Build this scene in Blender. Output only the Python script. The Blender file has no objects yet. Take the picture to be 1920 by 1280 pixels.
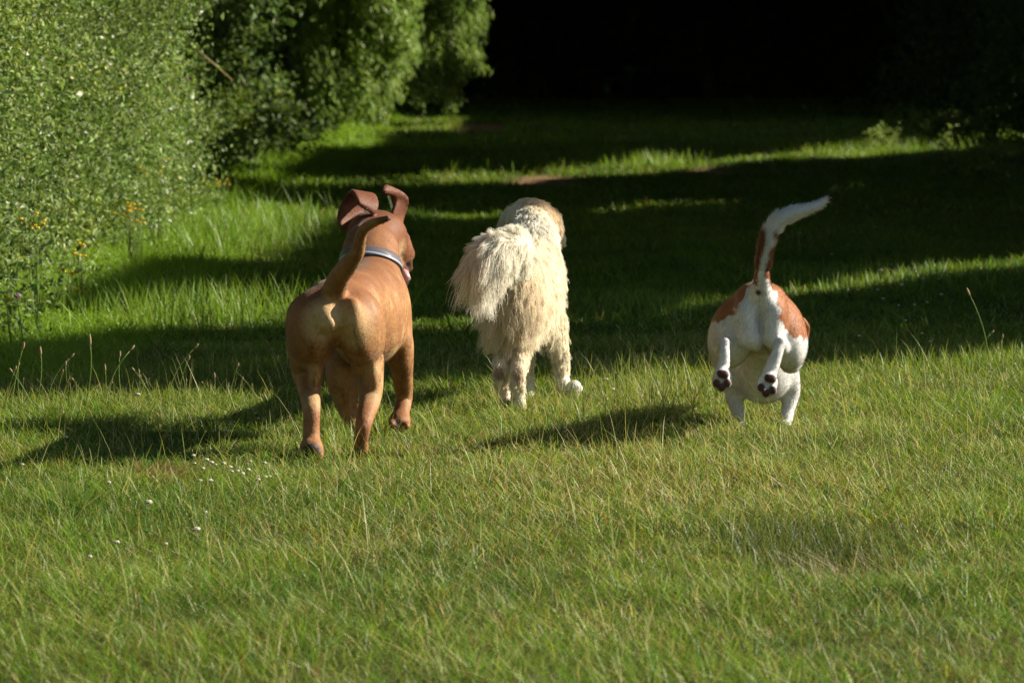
import bpy, math, random
import numpy as np
from mathutils import Vector
from mathutils.kdtree import KDTree

R = math.radians
rng = np.random.default_rng(7)
random.seed(7)
scene = bpy.context.scene
col = scene.collection

# ------------------------------------------------------------------ camera
FPX, CAMH = 7000.0, 1.5                       # focal length in photo pixels, eye height
PITCH = math.atan(580 / FPX)
cam_d = bpy.data.cameras.new('camera')
cam_d.sensor_width = 36
cam_d.lens = FPX / 1920 * 36
cam_d.clip_start, cam_d.clip_end = 0.1, 1000
cam_d.dof.use_dof = True
cam_d.dof.focus_distance = 13.6
cam_d.dof.aperture_fstop = 6.3
cam = bpy.data.objects.new('camera', cam_d)
col.objects.link(cam)
cam.location = (0, 0, CAMH)
cam.rotation_euler = (math.pi / 2 - PITCH, 0, 0)
scene.camera = cam

# ------------------------------------------------------------------ light
SUN_EL, SUN_AZ = R(29), R(13)                  # elevation; azimuth from +X towards +Y (sun stands to the right)
SUN = np.array([math.cos(SUN_EL) * math.cos(SUN_AZ), math.cos(SUN_EL) * math.sin(SUN_AZ), math.sin(SUN_EL)])
world = bpy.data.worlds.new('World')
scene.world = world
world.use_nodes = True
wn = world.node_tree
sky = wn.nodes.new('ShaderNodeTexSky')
sky.sky_type = 'NISHITA'
sky.sun_disc = False
sky.sun_elevation = SUN_EL
sky.sun_rotation = math.pi / 2 - SUN_AZ
wn.links.new(sky.outputs[0], wn.nodes['Background'].inputs[0])
wn.nodes['Background'].inputs[1].default_value = 0.05
sun_d = bpy.data.lights.new('sun', 'SUN')
sun_d.energy = 5.0
sun_d.angle = R(0.53)
sun_d.color = (1.0, 0.92, 0.79)
sun = bpy.data.objects.new('sun', sun_d)
col.objects.link(sun)
sun.rotation_euler = Vector(SUN).to_track_quat('Z', 'Y').to_euler()
scene.view_settings.view_transform = 'Standard'
scene.view_settings.look = 'None'
scene.view_settings.gamma = 1
scene.view_settings.exposure = 1.22
scene.cycles.use_denoising = True
scene.cycles.denoising_prefilter = 'NONE'
scene.cycles.max_bounces = 6
scene.cycles.diffuse_bounces = 3
scene.cycles.transmission_bounces = 4
scene.cycles.transparent_max_bounces = 4

# ------------------------------------------------------------------ helpers: pixels of the photo <-> places
def P(x, y, Y):
    """The place at depth Y that the photo shows at pixel (x, y)."""
    a, b = (x - 960) / FPX, (640 - y) / FPX
    dy = math.cos(PITCH) + b * math.sin(PITCH)
    t = Y / dy
    return np.array([a * t, Y, CAMH + t * (b * math.cos(PITCH) - math.sin(PITCH))])

def G(x, y):
    """The place on the flat ground at pixel (x, y)."""
    a, b = (x - 960) / FPX, (640 - y) / FPX
    dz = b * math.cos(PITCH) - math.sin(PITCH)
    t = -CAMH / dz
    return np.array([a * t, t * (math.cos(PITCH) + b * math.sin(PITCH)), 0.0])

def topix(p):
    p = np.asarray(p, float)
    q = p - np.array([0, 0, CAMH])
    f = np.maximum(q[..., 1] * math.cos(PITCH) - q[..., 2] * math.sin(PITCH), 0.05)
    u = q[..., 1] * math.sin(PITCH) + q[..., 2] * math.cos(PITCH)
    return 960 + FPX * q[..., 0] / f, 640 - FPX * u / f

def lin(r, g, b):
    f = lambda c: (c / 255 / 12.92) if c / 255 <= 0.04045 else ((c / 255 + 0.055) / 1.055) ** 2.4
    return np.array([f(r), f(g), f(b)])

def nrm(v):
    return v / np.maximum(np.linalg.norm(v, axis=-1, keepdims=True), 1e-9)

_lat = np.random.default_rng(3).random((256, 256))
def noise2(x, y, s=1.0, o=0.0):
    x = np.asarray(x) / s + o * 17.3 + 100; y = np.asarray(y) / s + o * 7.7 + 100
    i = np.floor(x).astype(int); j = np.floor(y).astype(int)
    u = x - i; v = y - j
    u = u * u * (3 - 2 * u); v = v * v * (3 - 2 * v)
    L = lambda a, b: _lat[a & 255, b & 255]
    return (L(i, j) * (1 - u) + L(i + 1, j) * u) * (1 - v) + (L(i, j + 1) * (1 - u) + L(i + 1, j + 1) * u) * v

# ------------------------------------------------------------------ helpers: objects
def link(o, parent=None):
    col.objects.link(o)
    if parent is not None:
        o.parent = parent
        o.matrix_parent_inverse = parent.matrix_world.inverted()
    return o

def tag(o, label=None, cat=None, group=None, kind=None):
    if label: o['label'] = label
    if cat: o['category'] = cat
    if group: o['group'] = group
    if kind: o['kind'] = kind
    return o

def empty(name, loc):
    o = bpy.data.objects.new(name, None)
    o.location = loc
    o.empty_display_size = 0.1
    col.objects.link(o)
    bpy.context.view_layer.update()
    return o

def mesh(name, V, F, mat, parent=None, colr=None, smooth=False):
    """F: list of integer arrays, each (n, 3) or (n, 4). V in world space; parents stand unrotated, so the mesh is shifted to its parent."""
    V = np.asarray(V, np.float32)
    if parent is not None:
        off = np.array(parent.matrix_world.translation, np.float32)
        V = V - off
    F = [np.asarray(f, np.int32) for f in F if len(f)]
    me = bpy.data.meshes.new(name)
    me.vertices.add(len(V)); me.vertices.foreach_set('co', V.ravel())
    li = np.concatenate([f.ravel() for f in F])
    sizes = np.concatenate([np.full(len(f), f.shape[1], np.int32) for f in F])
    me.loops.add(len(li)); me.loops.foreach_set('vertex_index', li)
    me.polygons.add(len(sizes))
    me.polygons.foreach_set('loop_start', np.concatenate([[0], np.cumsum(sizes)[:-1]]).astype(np.int32))
    me.polygons.foreach_set('use_smooth', np.full(len(sizes), smooth))
    me.update(calc_edges=True)
    if colr is not None:
        at = me.attributes.new('col', 'FLOAT_COLOR', 'POINT')
        c = np.ones((len(V), 4), np.float32); c[:, :3] = colr
        at.data.foreach_set('color', c.ravel())
    me.materials.append(mat)
    o = bpy.data.objects.new(name, me)
    col.objects.link(o)
    if parent is not None: o.parent = parent
    return o

def hair(name, pts, r0, r1, colr, mat, parent, nvec=None):
    N, S, _ = pts.shape
    off = np.array(parent.matrix_world.translation)
    cu = bpy.data.hair_curves.new(name)
    cu.add_curves([S] * N)
    cu.position_data.foreach_set('vector', (pts - off).astype(np.float32).ravel())
    ra = cu.attributes.get('radius') or cu.attributes.new('radius', 'FLOAT', 'POINT')
    t = np.linspace(0, 1, S)
    rad = (r0 * (1 - t) + r1 * t)[None, :] * np.ones((N, 1))
    ra.data.foreach_set('value', rad.astype(np.float32).ravel())
    at = cu.attributes.new('col', 'FLOAT_COLOR', 'CURVE')
    c = np.ones((N, 4), np.float32); c[:, :3] = colr
    at.data.foreach_set('color', c.ravel())
    if nvec is not None:                                   # lie of the skin under each hair, used as its shading normal
        an = cu.attributes.new('lie', 'FLOAT_VECTOR', 'CURVE')
        an.data.foreach_set('vector', nvec.astype(np.float32).ravel())
    cu.materials.append(mat)
    o = bpy.data.objects.new(name, cu)
    col.objects.link(o)
    o.parent = parent
    return o

# ------------------------------------------------------------------ materials
def new_mat(name):
    m = bpy.data.materials.new(name)
    m.use_nodes = True
    nt = m.node_tree
    return m, nt, nt.nodes['Principled BSDF']

def m_attr(name, rough=0.5, spec=0.4, trans=0.0, tint=(1, 1, 1), bump=0.0, bscale=300, sheen=0.0, var=0.0, vscale=40):
    m, nt, b = new_mat(name)
    a = nt.nodes.new('ShaderNodeAttribute'); a.attribute_name = 'col'
    c = a.outputs['Color']
    if var:
        tc = nt.nodes.new('ShaderNodeTexCoord'); n = nt.nodes.new('ShaderNodeTexNoise')
        n.inputs['Scale'].default_value = vscale; n.inputs['Detail'].default_value = 5
        nt.links.new(tc.outputs['Object'], n.inputs['Vector'])
        mr = nt.nodes.new('ShaderNodeMapRange'); mr.inputs['From Min'].default_value = 0.3; mr.inputs['From Max'].default_value = 0.7
        mr.inputs['To Min'].default_value = 1 - var; mr.inputs['To Max'].default_value = 1 + var
        nt.links.new(n.outputs['Fac'], mr.inputs['Value'])
        vm = nt.nodes.new('ShaderNodeVectorMath'); vm.operation = 'SCALE'
        nt.links.new(c, vm.inputs[0]); nt.links.new(mr.outputs[0], vm.inputs['Scale'])
        c = vm.outputs[0]
    nt.links.new(c, b.inputs['Base Color'])
    b.inputs['Roughness'].default_value = rough
    b.inputs['Specular IOR Level'].default_value = spec
    if sheen:
        b.inputs['Sheen Weight'].default_value = sheen
        b.inputs['Sheen Roughness'].default_value = 0.4
    if bump:
        tc = nt.nodes.new('ShaderNodeTexCoord'); n = nt.nodes.new('ShaderNodeTexNoise')
        n.inputs['Scale'].default_value = bscale; n.inputs['Detail'].default_value = 3
        nt.links.new(tc.outputs['Object'], n.inputs['Vector'])
        bp = nt.nodes.new('ShaderNodeBump'); bp.inputs['Strength'].default_value = bump; bp.inputs['Distance'].default_value = 0.004
        nt.links.new(n.outputs['Fac'], bp.inputs['Height']); nt.links.new(bp.outputs[0], b.inputs['Normal'])
    if trans:
        t = nt.nodes.new('ShaderNodeBsdfTranslucent')
        vm = nt.nodes.new('ShaderNodeVectorMath'); vm.operation = 'MULTIPLY'; vm.inputs[1].default_value = tint
        nt.links.new(c, vm.inputs[0]); nt.links.new(vm.outputs[0], t.inputs['Color'])
        mx = nt.nodes.new('ShaderNodeMixShader'); mx.inputs[0].default_value = trans
        nt.links.new(b.outputs[0], mx.inputs[1]); nt.links.new(t.outputs[0], mx.inputs[2])
        nt.links.new(mx.outputs[0], nt.nodes['Material Output'].inputs[0])
    return m

def m_coat(name):
    m = m_attr(name, rough=.6, spec=.2, bump=.45, bscale=120, sheen=.08, var=.12, vscale=20)
    nt = m.node_tree; b = nt.nodes['Principled BSDF']
    src = b.inputs['Base Color'].links[0].from_socket
    tc = nt.nodes.new('ShaderNodeTexCoord'); mp = nt.nodes.new('ShaderNodeMapping'); n = nt.nodes.new('ShaderNodeTexNoise')
    mp.inputs['Scale'].default_value = (260, 60, 75)
    nt.links.new(tc.outputs['Object'], mp.inputs[0]); nt.links.new(mp.outputs[0], n.inputs['Vector'])
    n.inputs['Scale'].default_value = 1.0; n.inputs['Detail'].default_value = 4; n.inputs['Distortion'].default_value = .6
    mr = nt.nodes.new('ShaderNodeMapRange'); mr.inputs['From Min'].default_value = .3; mr.inputs['From Max'].default_value = .7
    mr.inputs['To Min'].default_value = .78; mr.inputs['To Max'].default_value = 1.18
    nt.links.new(n.outputs['Fac'], mr.inputs['Value'])
    vm = nt.nodes.new('ShaderNodeVectorMath'); vm.operation = 'SCALE'
    nt.links.new(src, vm.inputs[0]); nt.links.new(mr.outputs[0], vm.inputs['Scale']); nt.links.new(vm.outputs[0], b.inputs['Base Color'])
    return m

def m_flat(name, c, rough=0.6, spec=0.3, metal=0.0, nscale=60, var=0.15):
    m, nt, b = new_mat(name)
    tc = nt.nodes.new('ShaderNodeTexCoord'); n = nt.nodes.new('ShaderNodeTexNoise')
    n.inputs['Scale'].default_value = nscale; n.inputs['Detail'].default_value = 6
    nt.links.new(tc.outputs['Object'], n.inputs['Vector'])
    cr = nt.nodes.new('ShaderNodeValToRGB')
    c = np.array(c)
    cr.color_ramp.elements[0].position = 0.3; cr.color_ramp.elements[1].position = 0.7
    cr.color_ramp.elements[0].color = (*(c * (1 - var)), 1); cr.color_ramp.elements[1].color = (*np.minimum(c * (1 + var), 1), 1)
    nt.links.new(n.outputs['Fac'], cr.inputs[0]); nt.links.new(cr.outputs[0], b.inputs['Base Color'])
    b.inputs['Roughness'].default_value = rough; b.inputs['Specular IOR Level'].default_value = spec; b.inputs['Metallic'].default_value = metal
    return m

M_grass = m_attr('grass_blade', rough=0.45, spec=0.25, trans=0.38, tint=(1.1, 1.1, 0.5))
M_leaf = m_attr('leaf', rough=0.6, spec=0.25, trans=0.28, tint=(1.1, 1.2, 0.6))
M_bark = m_flat('bark', (0.07, 0.055, 0.04), rough=0.9, spec=0.1, nscale=14, var=0.5)
M_core = m_flat('hedge_light_block', (0.022, 0.026, 0.012), rough=1.0, spec=0.0, nscale=9, var=0.5)  # for the added core that stops light inside the hedges
M_petal = m_attr('petal', rough=0.6, spec=0.2, trans=0.25)
M_straw = m_attr('dry_straw', rough=0.6, spec=0.3, trans=0.2)

# ------------------------------------------------------------------ helpers: leaves, blades, tubes
def leaves(C, size, colr, aspect=0.5, up=None, droop=None, fold=0.25):
    """One folded rhombic leaf per centre: 4 points, 2 triangles."""
    N = len(C)
    d = rng.normal(size=(N, 3))
    if droop is not None: d = nrm(d) * 0.75 + np.asarray(droop)
    d = nrm(d)
    n = rng.normal(size=(N, 3))
    if up is not None: n = nrm(n) + np.asarray(up)
    s = nrm(np.cross(d, n)); n = nrm(np.cross(s, d))
    L = (np.asarray(size) * np.ones(N))[:, None]; W = L * aspect
    V = np.stack([C - d * L * .5, C + s * W * .5 + n * W * fold - d * L * .06, C + d * L * .5 - n * L * .08, C - s * W * .5 + n * W * fold - d * L * .06], 1).reshape(-1, 3)
    b = np.arange(N)[:, None] * 4
    F = np.concatenate([b + [0, 1, 2], b + [0, 2, 3]], 0)
    return V, F, np.repeat(colr, 4, 0)

def blades(B, H, W, ang, lean, curl, c0, c1, side=None):
    """Bent tapering blades: 7 points each. B base, H height, W width, lean/curl in horizontal metres per height."""
    N = len(B)
    dx = np.stack([np.cos(ang), np.sin(ang), 0 * ang], 1)
    sa = ang + np.pi / 2 + rng.normal(0, .7, N) if side is None else side
    sv = np.stack([np.cos(sa), np.sin(sa), 0 * sa], 1)
    V = np.empty((N, 7, 3), np.float32); C = np.empty((N, 7, 3), np.float32)
    k = 0
    for t, wf in ((0, 1.0), (0.38, .95), (0.72, .62), (1.0, 0)):
        c = B + dx * ((lean * t + curl * t * t) * H)[:, None]
        c = c + np.stack([0 * H, 0 * H, H * t * (1 - 0.22 * np.minimum(curl, 1.5) * t)], 1)
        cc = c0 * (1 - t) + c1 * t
        if wf:
            V[:, k] = c - sv * (W * wf * .5)[:, None]; V[:, k + 1] = c + sv * (W * wf * .5)[:, None]
            C[:, k] = cc; C[:, k + 1] = cc; k += 2
        else:
            V[:, k] = c; C[:, k] = cc
    b = np.arange(N)[:, None] * 7
    Q = np.concatenate([b + [0, 1, 3, 2], b + [2, 3, 5, 4]], 0)
    T = b + [4, 5, 6]
    return V.reshape(-1, 3), Q, T, C.reshape(-1, 3)

class MB:
    def __init__(s): s.V = []; s.Q = []; s.T = []; s.C = []; s.n = 0
    def add(s, V, Q=None, T=None, C=None):
        V = np.asarray(V, float)
        if Q is not None and len(Q): s.Q.append(np.asarray(Q) + s.n)
        if T is not None and len(T): s.T.append(np.asarray(T) + s.n)
        s.V.append(V); s.n += len(V)
        s.C.append(np.broadcast_to(np.asarray((.5, .5, .5) if C is None else C, float), V.shape))
        return s
    def tube(s, pts, rad, n=7, C=None):
        pts = np.asarray(pts, float); rad = np.asarray(rad, float) * np.ones(len(pts))
        tg = nrm(np.gradient(pts, axis=0))
        ref = np.array([0.31, 0.83, 0.1])
        a = nrm(np.cross(tg, ref)); b = np.cross(tg, a)
        th = np.arange(n) / n * 2 * np.pi
        V = pts[:, None] + rad[:, None, None] * (np.cos(th)[None, :, None] * a[:, None] + np.sin(th)[None, :, None] * b[:, None])
        m = len(pts); i = np.arange(m - 1)[:, None] * n; j = np.arange(n)[None, :]
        Q = np.stack([i + j, i + (j + 1) % n, i + n + (j + 1) % n, i + n + j], -1).reshape(-1, 4)
        T = [[0, (k + 1) % n, k] for k in range(1, n - 1)] + [[(m - 1) * n, (m - 1) * n + k, (m - 1) * n + k + 1] for k in range(1, n - 1)]
        T = [[0, k + 1, k] for k in range(1, n - 1)] + [[(m - 1) * n, (m - 1) * n + k, (m - 1) * n + k + 1] for k in range(1, n - 1)]
        return s.add(V.reshape(-1, 3), Q, T, C)
    def ball(s, c, r, C=None, nu=10, nv=7, jit=0.0):
        u = np.arange(nu) / nu * 2 * np.pi; v = (np.arange(nv) + .5) / nv * np.pi
        r = np.asarray(r, float) * np.ones(3)
        V = np.stack([np.sin(v)[:, None] * np.cos(u), np.sin(v)[:, None] * np.sin(u), np.cos(v)[:, None] + 0 * u], -1).reshape(-1, 3)
        if jit: V = V * (1 + rng.normal(0, jit, (len(V), 1)))
        V = np.concatenate([V, [[0, 0, 1], [0, 0, -1]]]) * r + np.asarray(c)
        i = np.arange(nv - 1)[:, None] * nu; j = np.arange(nu)[None, :]
        Q = np.stack([i + j, i + nu + j, i + nu + (j + 1) % nu, i + (j + 1) % nu], -1).reshape(-1, 4)
        a = nu * nv
        T = [[a, k, (k + 1) % nu] for k in range(nu)] + [[a + 1, (nv - 1) * nu + (k + 1) % nu, (nv - 1) * nu + k] for k in range(nu)]
        return s.add(V, Q, T, C)
    def build(s, name, mat, parent=None, smooth=True):
        F = []
        if s.Q: F.append(np.concatenate(s.Q))
        if s.T: F.append(np.concatenate(s.T))
        return mesh(name, np.concatenate(s.V), F, mat, parent, np.concatenate(s.C), smooth)

# ------------------------------------------------------------------ map of sun and shade that the unseen crowns are cut to
EDGES = [  # photo rows where light and shade meet on the ground, near to far
    [(-900, 750), (0, 748), (300, 738), (560, 724), (900, 722), (1100, 714), (1300, 704), (1600, 688), (1920, 672), (2900, 640)],
    [(-900, 690), (0, 652), (300, 613), (560, 608), (850, 618), (1100, 605), (1300, 588), (1600, 553), (1900, 515), (2900, 420)],
    [(-900, 640), (150, 592), (300, 574), (560, 574), (850, 596), (1050, 600), (1180, 594), (1300, 569), (1600, 530), (1900, 488), (2900, 390)],
    [(-900, 600), (150, 560), (250, 512), (300, 498), (540, 490), (620, 424), (850, 420), (1000, 414), (1250, 396), (1530, 370), (1900, 312), (2900, 180)],
    [(-900, 350), (150, 350), (250, 380), (400, 394), (540, 392), (600, 405), (850, 411), (1000, 410), (1250, 389), (1400, 372), (1530, 362), (1700, 344), (1900, 311), (2900, 179)],
    [(-900, 340), (400, 358), (600, 354), (900, 345), (1000, 340), (1060, 334), (1300, 323), (1370, 313), (1600, 300), (1850, 282), (2900, 190)],
    [(-900, 334), (400, 350), (600, 343), (800, 331), (1000, 322), (1060, 320), (1150, 309), (1300, 308), (1370, 300), (1450, 291), (1600, 276), (1700, 262), (1850, 242), (2900, 165)],
]
def shaded(g):
    """True where a ground point (or one behind the hedge face) is meant to lie in the shade of the trees."""
    x, y = topix(np.stack([g[:, 0], np.maximum(g[:, 1], 1.0), 0 * g[:, 0]], 1))
    wob = (noise2(g[:, 0], g[:, 1], .5, 2) - .5) * np.interp(y, [250, 750], [3, 9])
    e = [np.interp(x, *zip(*k)) + wob for k in EDGES]
    dark = ((y < e[0]) & (y > e[1])) | ((y < e[2]) & (y > e[3])) | ((y < e[4]) & (y > e[5])) | (y < e[6])
    X, Y = g[:, 0], g[:, 1]
    dark = dark | ((y < 425) & (X > -1.6) & (noise2(X, Y * .35, .75, 15) < .25))          # the far bars are broken up
    face = (X < -2.45 + 0.25 * (noise2(Y, X, 1.1, 5) - .5)) & (X > -7.2)
    nz = noise2(X, Y, .7, 9)
    dark = np.where(face & (Y > 17.6) & (Y < 30.6), False, dark)
    dark = np.where(face & (Y >= 30.6) & (Y < 46.5), nz < 0.45, dark)
    dark = np.where((X < -1.75) & (X > -7.2) & (Y >= 46.5) & (Y < 56), nz < 0.15, dark)
    dark = np.where((X < -0.75) & (X > -6) & (Y >= 56) & (Y < 64), nz < 0.35, dark)
    dark = np.where((Y > 66) & (noise2(X, Y, .8, 13) > 0.93), False, dark)
    return (dark & (Y > 15.0)) | (X < -7.2)

def cull(C):  # keeps only leaves whose shadow lands where shade is wanted
    g = C - SUN * (C[:, 2:3] / SUN[2])
    return C[shaded(g)]

# ================================================================== ground
def gz(x, y):
    """Height of the ground: a nearly flat lane with small humps."""
    h = (noise2(x, y, 2.3, 1) - .5) * 0.05 + (noise2(x, y, .7, 4) - .5) * 0.02
    hx, hy, _ = G(1560, 1045)
    h = h - 0.09 * np.exp(-(((x - hx) / .22) ** 2 + ((y - hy) / .35) ** 2))
    return h * np.clip((110 - np.abs(y - 20)) / 60, 0, 1)

xs = np.concatenate([np.linspace(-150, -8, 24), np.arange(-7.6, 12, .2), np.linspace(12.4, 150, 24)])
ys = np.concatenate([np.linspace(-150, 6, 24), np.arange(6.2, 80, .2), np.linspace(81, 400, 24)])
gx, gy = np.meshgrid(xs, ys, indexing='ij')
V = np.stack([gx, gy, gz(gx, gy)], -1).reshape(-1, 3)
i = np.arange(len(xs) - 1)[:, None] * len(ys); j = np.arange(len(ys) - 1)[None, :]
Q = np.stack([i + j, i + len(ys) + j, i + len(ys) + j + 1, i + j + 1], -1).reshape(-1, 4)
SOIL = [(G(1030, 342), .45, 1.8), (G(1338, 322), .3, 1.3), (G(905, 240), .5, 3.0), (G(300, 892), .07, .12), (G(1575, 1050), .12, .15)]
def soil(x, y):
    s = 0 * x
    for c, a, b in SOIL:
        s = np.maximum(s, np.exp(-(((x - c[0]) / a) ** 2 + ((y - c[1]) / b) ** 2) ** 1.5))
    return s
so = soil(V[:, 0], V[:, 1])[:, None]
nb = noise2(V[:, 0], V[:, 1], .35, 6)[:, None]
gc = (lin(58, 66, 28) * (1 - nb) + lin(78, 72, 40) * nb) * (1 - so) + np.where(V[:, 1:2] > 30, lin(132, 104, 78), lin(70, 60, 42)) * so
M_ground = m_attr('soil_and_thatch', rough=0.95, spec=0.1, bump=0.8, bscale=45, var=0.35, vscale=25)
tag(mesh('ground', V, [Q], M_ground, colr=gc, smooth=True), kind='structure')

# ================================================================== grass (beyond counting: one object)
def sample_lane(y0, y1, dens, margin=1.5):
    a = []
    for k in np.arange(y0, y1, 1.0):
        hw = min(k + 1, y1) * 960 / FPX + margin
        l, r = max(-hw, -3.1), hw + .2
        n = int((r - l) * min(1.0, y1 - k) * dens)
        a.append(np.stack([rng.uniform(l, r, n), rng.uniform(k, min(k + 1, y1), n)], 1))
    return np.concatenate(a)

gV, gQ, gT, gC = [], [], [], []; gn = 0
def grass_add(XY, H, W, c0, c1, lean, curl, ang=None, side=None):
    global gn
    B = np.stack([XY[:, 0], XY[:, 1], gz(XY[:, 0], XY[:, 1]) - .004], 1)
    n = len(B)
    ang = rng.uniform(0, 2 * np.pi, n) if ang is None else ang
    V, Q, T, C = blades(B, H, W, ang, lean, curl, c0, c1, side)
    gV.append(V); gQ.append(Q + gn); gT.append(T + gn); gC.append(C); gn += len(V)

GREEN, FRESH, OLIVE, STRAW, RUST, DEEP = lin(102, 134, 44), lin(134, 164, 48), lin(136, 142, 66), lin(196, 186, 132), lin(160, 124, 68), lin(74, 110, 44)
GREEN, FRESH, OLIVE, DEEP = (q * np.array([.93, 1.0, 1.05]) for q in (GREEN, FRESH, OLIVE, DEEP))
def grass_colours(XY, dry):
    n = len(XY)
    w = rng.random(n)
    p = noise2(XY[:, 0], XY[:, 1], .55, 11)
    d = np.clip(dry + (noise2(XY[:, 0], XY[:, 1], .8, 12) - .5) * .5, 0, 1)
    c = np.where((w < .45)[:, None], GREEN, np.where((w < .75)[:, None], FRESH, OLIVE))
    c = np.where(((p > .62) & (w < .8))[:, None], DEEP * .5 + c * .5, c)
    u = rng.random(n)
    c = np.where((u < .34 * d)[:, None], STRAW, c)
    c = np.where(((u > .34 * d) & (u < .46 * d))[:, None], RUST, c)
    return c * rng.uniform(.75, 1.25, n)[:, None]

def dryness(XY):
    x, y = topix(np.stack([XY[:, 0], XY[:, 1], 0 * XY[:, 0]], 1))
    d = .36 + .5 * np.exp(-((x - 1230) / 420) ** 2 - ((y - 900) / 170) ** 2)
    d = d + .25 * np.exp(-((x - 700) / 250) ** 2 - ((y - 960) / 120) ** 2)
    return np.where(y < 640, .1, d)

for y0, y1, dens, w in ((7.4, 11, 5200, .0024), (11, 18, 4600, .0026), (18, 30, 1700, .0048), (30, 48, 620, .009), (48, 82, 190, .017)):
    XY = sample_lane(y0, y1, dens)
    n = len(XY)
    keep = rng.random(n) > soil(XY[:, 0], XY[:, 1]) * 1.3
    XY = XY[keep]; n = len(XY)
    hz = .022 + .034 * noise2(XY[:, 0], XY[:, 1], .45, 20) + .022 * noise2(XY[:, 0], XY[:, 1], .15, 21)
    px, py = topix(np.stack([XY[:, 0], XY[:, 1], 0 * hz], 1))
    foot = np.clip((-1.55 - XY[:, 0]) / 1.0, 0, 1) * (XY[:, 1] > 16)           # long grass along the hedge
    hz = hz + foot * .10 * rng.random(n) + .03 * np.clip((XY[:, 1] - 18) / 20, 0, 1)
    tuft = noise2(XY[:, 0], XY[:, 1], .28, 23) > .80
    hz = np.where(tuft, hz * 1.5, hz)
    H = hz * rng.uniform(.55, 1.35, n)
    c = grass_colours(XY, dryness(XY) * (1 - .8 * foot))
    c = np.where((foot > .2)[:, None], c * .4 + FRESH * .75, c)
    W = w * rng.uniform(.6, 1.4, n) * (1 + .2 * foot)
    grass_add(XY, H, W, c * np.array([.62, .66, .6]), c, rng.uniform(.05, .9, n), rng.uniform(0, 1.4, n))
# thin flowering stems and dead stalks standing over the sward
for y0, y1, dens, w in ((7.6, 17.5, 170, .0017), (17.5, 30, 15, .0034)):
    XY = sample_lane(y0, y1, dens)
    d = dryness(XY)
    XY = XY[rng.random(len(XY)) < d * 1.4]; n = len(XY)
    t = rng.random(n)[:, None]
    c = STRAW * t + OLIVE * 1.2 * (1 - t)
    grass_add(XY, rng.uniform(.05, .13, n), w * rng.uniform(.6, 1.2, n), c * .7, c, rng.uniform(.05, .7, n), rng.uniform(0, .7, n), ang=rng.normal(np.pi * .95, 1.6, n))
# pale wispy seed stems, thickest near the edge of the shade
XY = np.concatenate([sample_lane(12.2, 16.6, 34), sample_lane(8.2, 12.2, 16)]); n = len(XY)
t = rng.random(n)[:, None]
c = STRAW * 1.05 * t + OLIVE * 1.3 * (1 - t)
grass_add(XY, rng.uniform(.09, .22, n), .0019 * rng.uniform(.7, 1.3, n), c * .8, c * 1.1, rng.uniform(.0, .35, n), rng.uniform(0, .4, n))
# the dark green tuft of coarse stems between the pale dog and the hound, and the crest before the shade
for cx, cy, sx, sy, n, h0, h1, cc in ((1230, 745, 80, 26, 420, .08, .19, lin(112, 132, 60)), (1130, 765, 60, 18, 160, .06, .14, lin(104, 126, 54)),
                                      (60, 745, 190, 16, 900, .05, .10, lin(120, 134, 60)), (420, 748, 120, 12, 400, .04, .08, lin(104, 122, 52)),
                                      (1840, 690, 130, 10, 900, .05, .12, lin(110, 140, 48)), (330, 590, 190, 12, 1400, .12, .26, lin(108, 150, 40)), (400, 440, 130, 30, 1800, .12, .28, lin(96, 140, 36)),
                                      (800, 322, 140, 5, 1500, .06, .2, lin(110, 150, 44)), (1180, 308, 75, 5, 900, .08, .24, lin(110, 150, 44)), (1600, 282, 130, 6, 1800, .06, .22, lin(110, 150, 44)),
                                      (1490, 1030, 60, 16, 1500, .05, .12, lin(46, 78, 26)), (1620, 1030, 40, 16, 500, .04, .10, lin(70, 90, 36)), (300, 965, 220, 25, 900, .04, .10, lin(70, 108, 34)), (640, 800, 40, 30, 500, .05, .11, lin(110, 140, 50)), (1690, 535, 150, 12, 1400, .05, .13, lin(108, 148, 44)), (1240, 580, 90, 8, 700, .05, .12, lin(108, 148, 44))):
    q = np.stack([rng.normal(cx, sx, n), rng.normal(cy, sy, n)], 1)
    XY = np.array([G(a, b)[:2] for a, b in q])
    k = max(XY[:, 1].mean() / 15, .8)
    t = rng.random(n)[:, None]
    c = (cc * t + STRAW * .6 * (1 - t) * .5 + cc * .5 * (1 - t))
    grass_add(XY, rng.uniform(h0, h1, n), .0034 * k * rng.uniform(.6, 1.4, n), c * .8, c * 1.15, rng.uniform(.0, .3, n), rng.uniform(0, .5, n))
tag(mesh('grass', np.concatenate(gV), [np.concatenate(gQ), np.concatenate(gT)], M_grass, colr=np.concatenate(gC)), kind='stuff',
    label='meadow grass and thin dry stems covering the whole lane', cat='grass')
del gV, gQ, gT, gC

# ================================================================== hedge in the sun, left
def leaf_cols(n, a, b, odd=None, f=.04):
    t = rng.random(n)[:, None]
    c = (a * (1 - t) + b * t) * rng.uniform(.7, 1.3, n)[:, None]
    if odd is not None: c = np.where(rng.random(n)[:, None] < f, odd, c)
    return c

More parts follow.
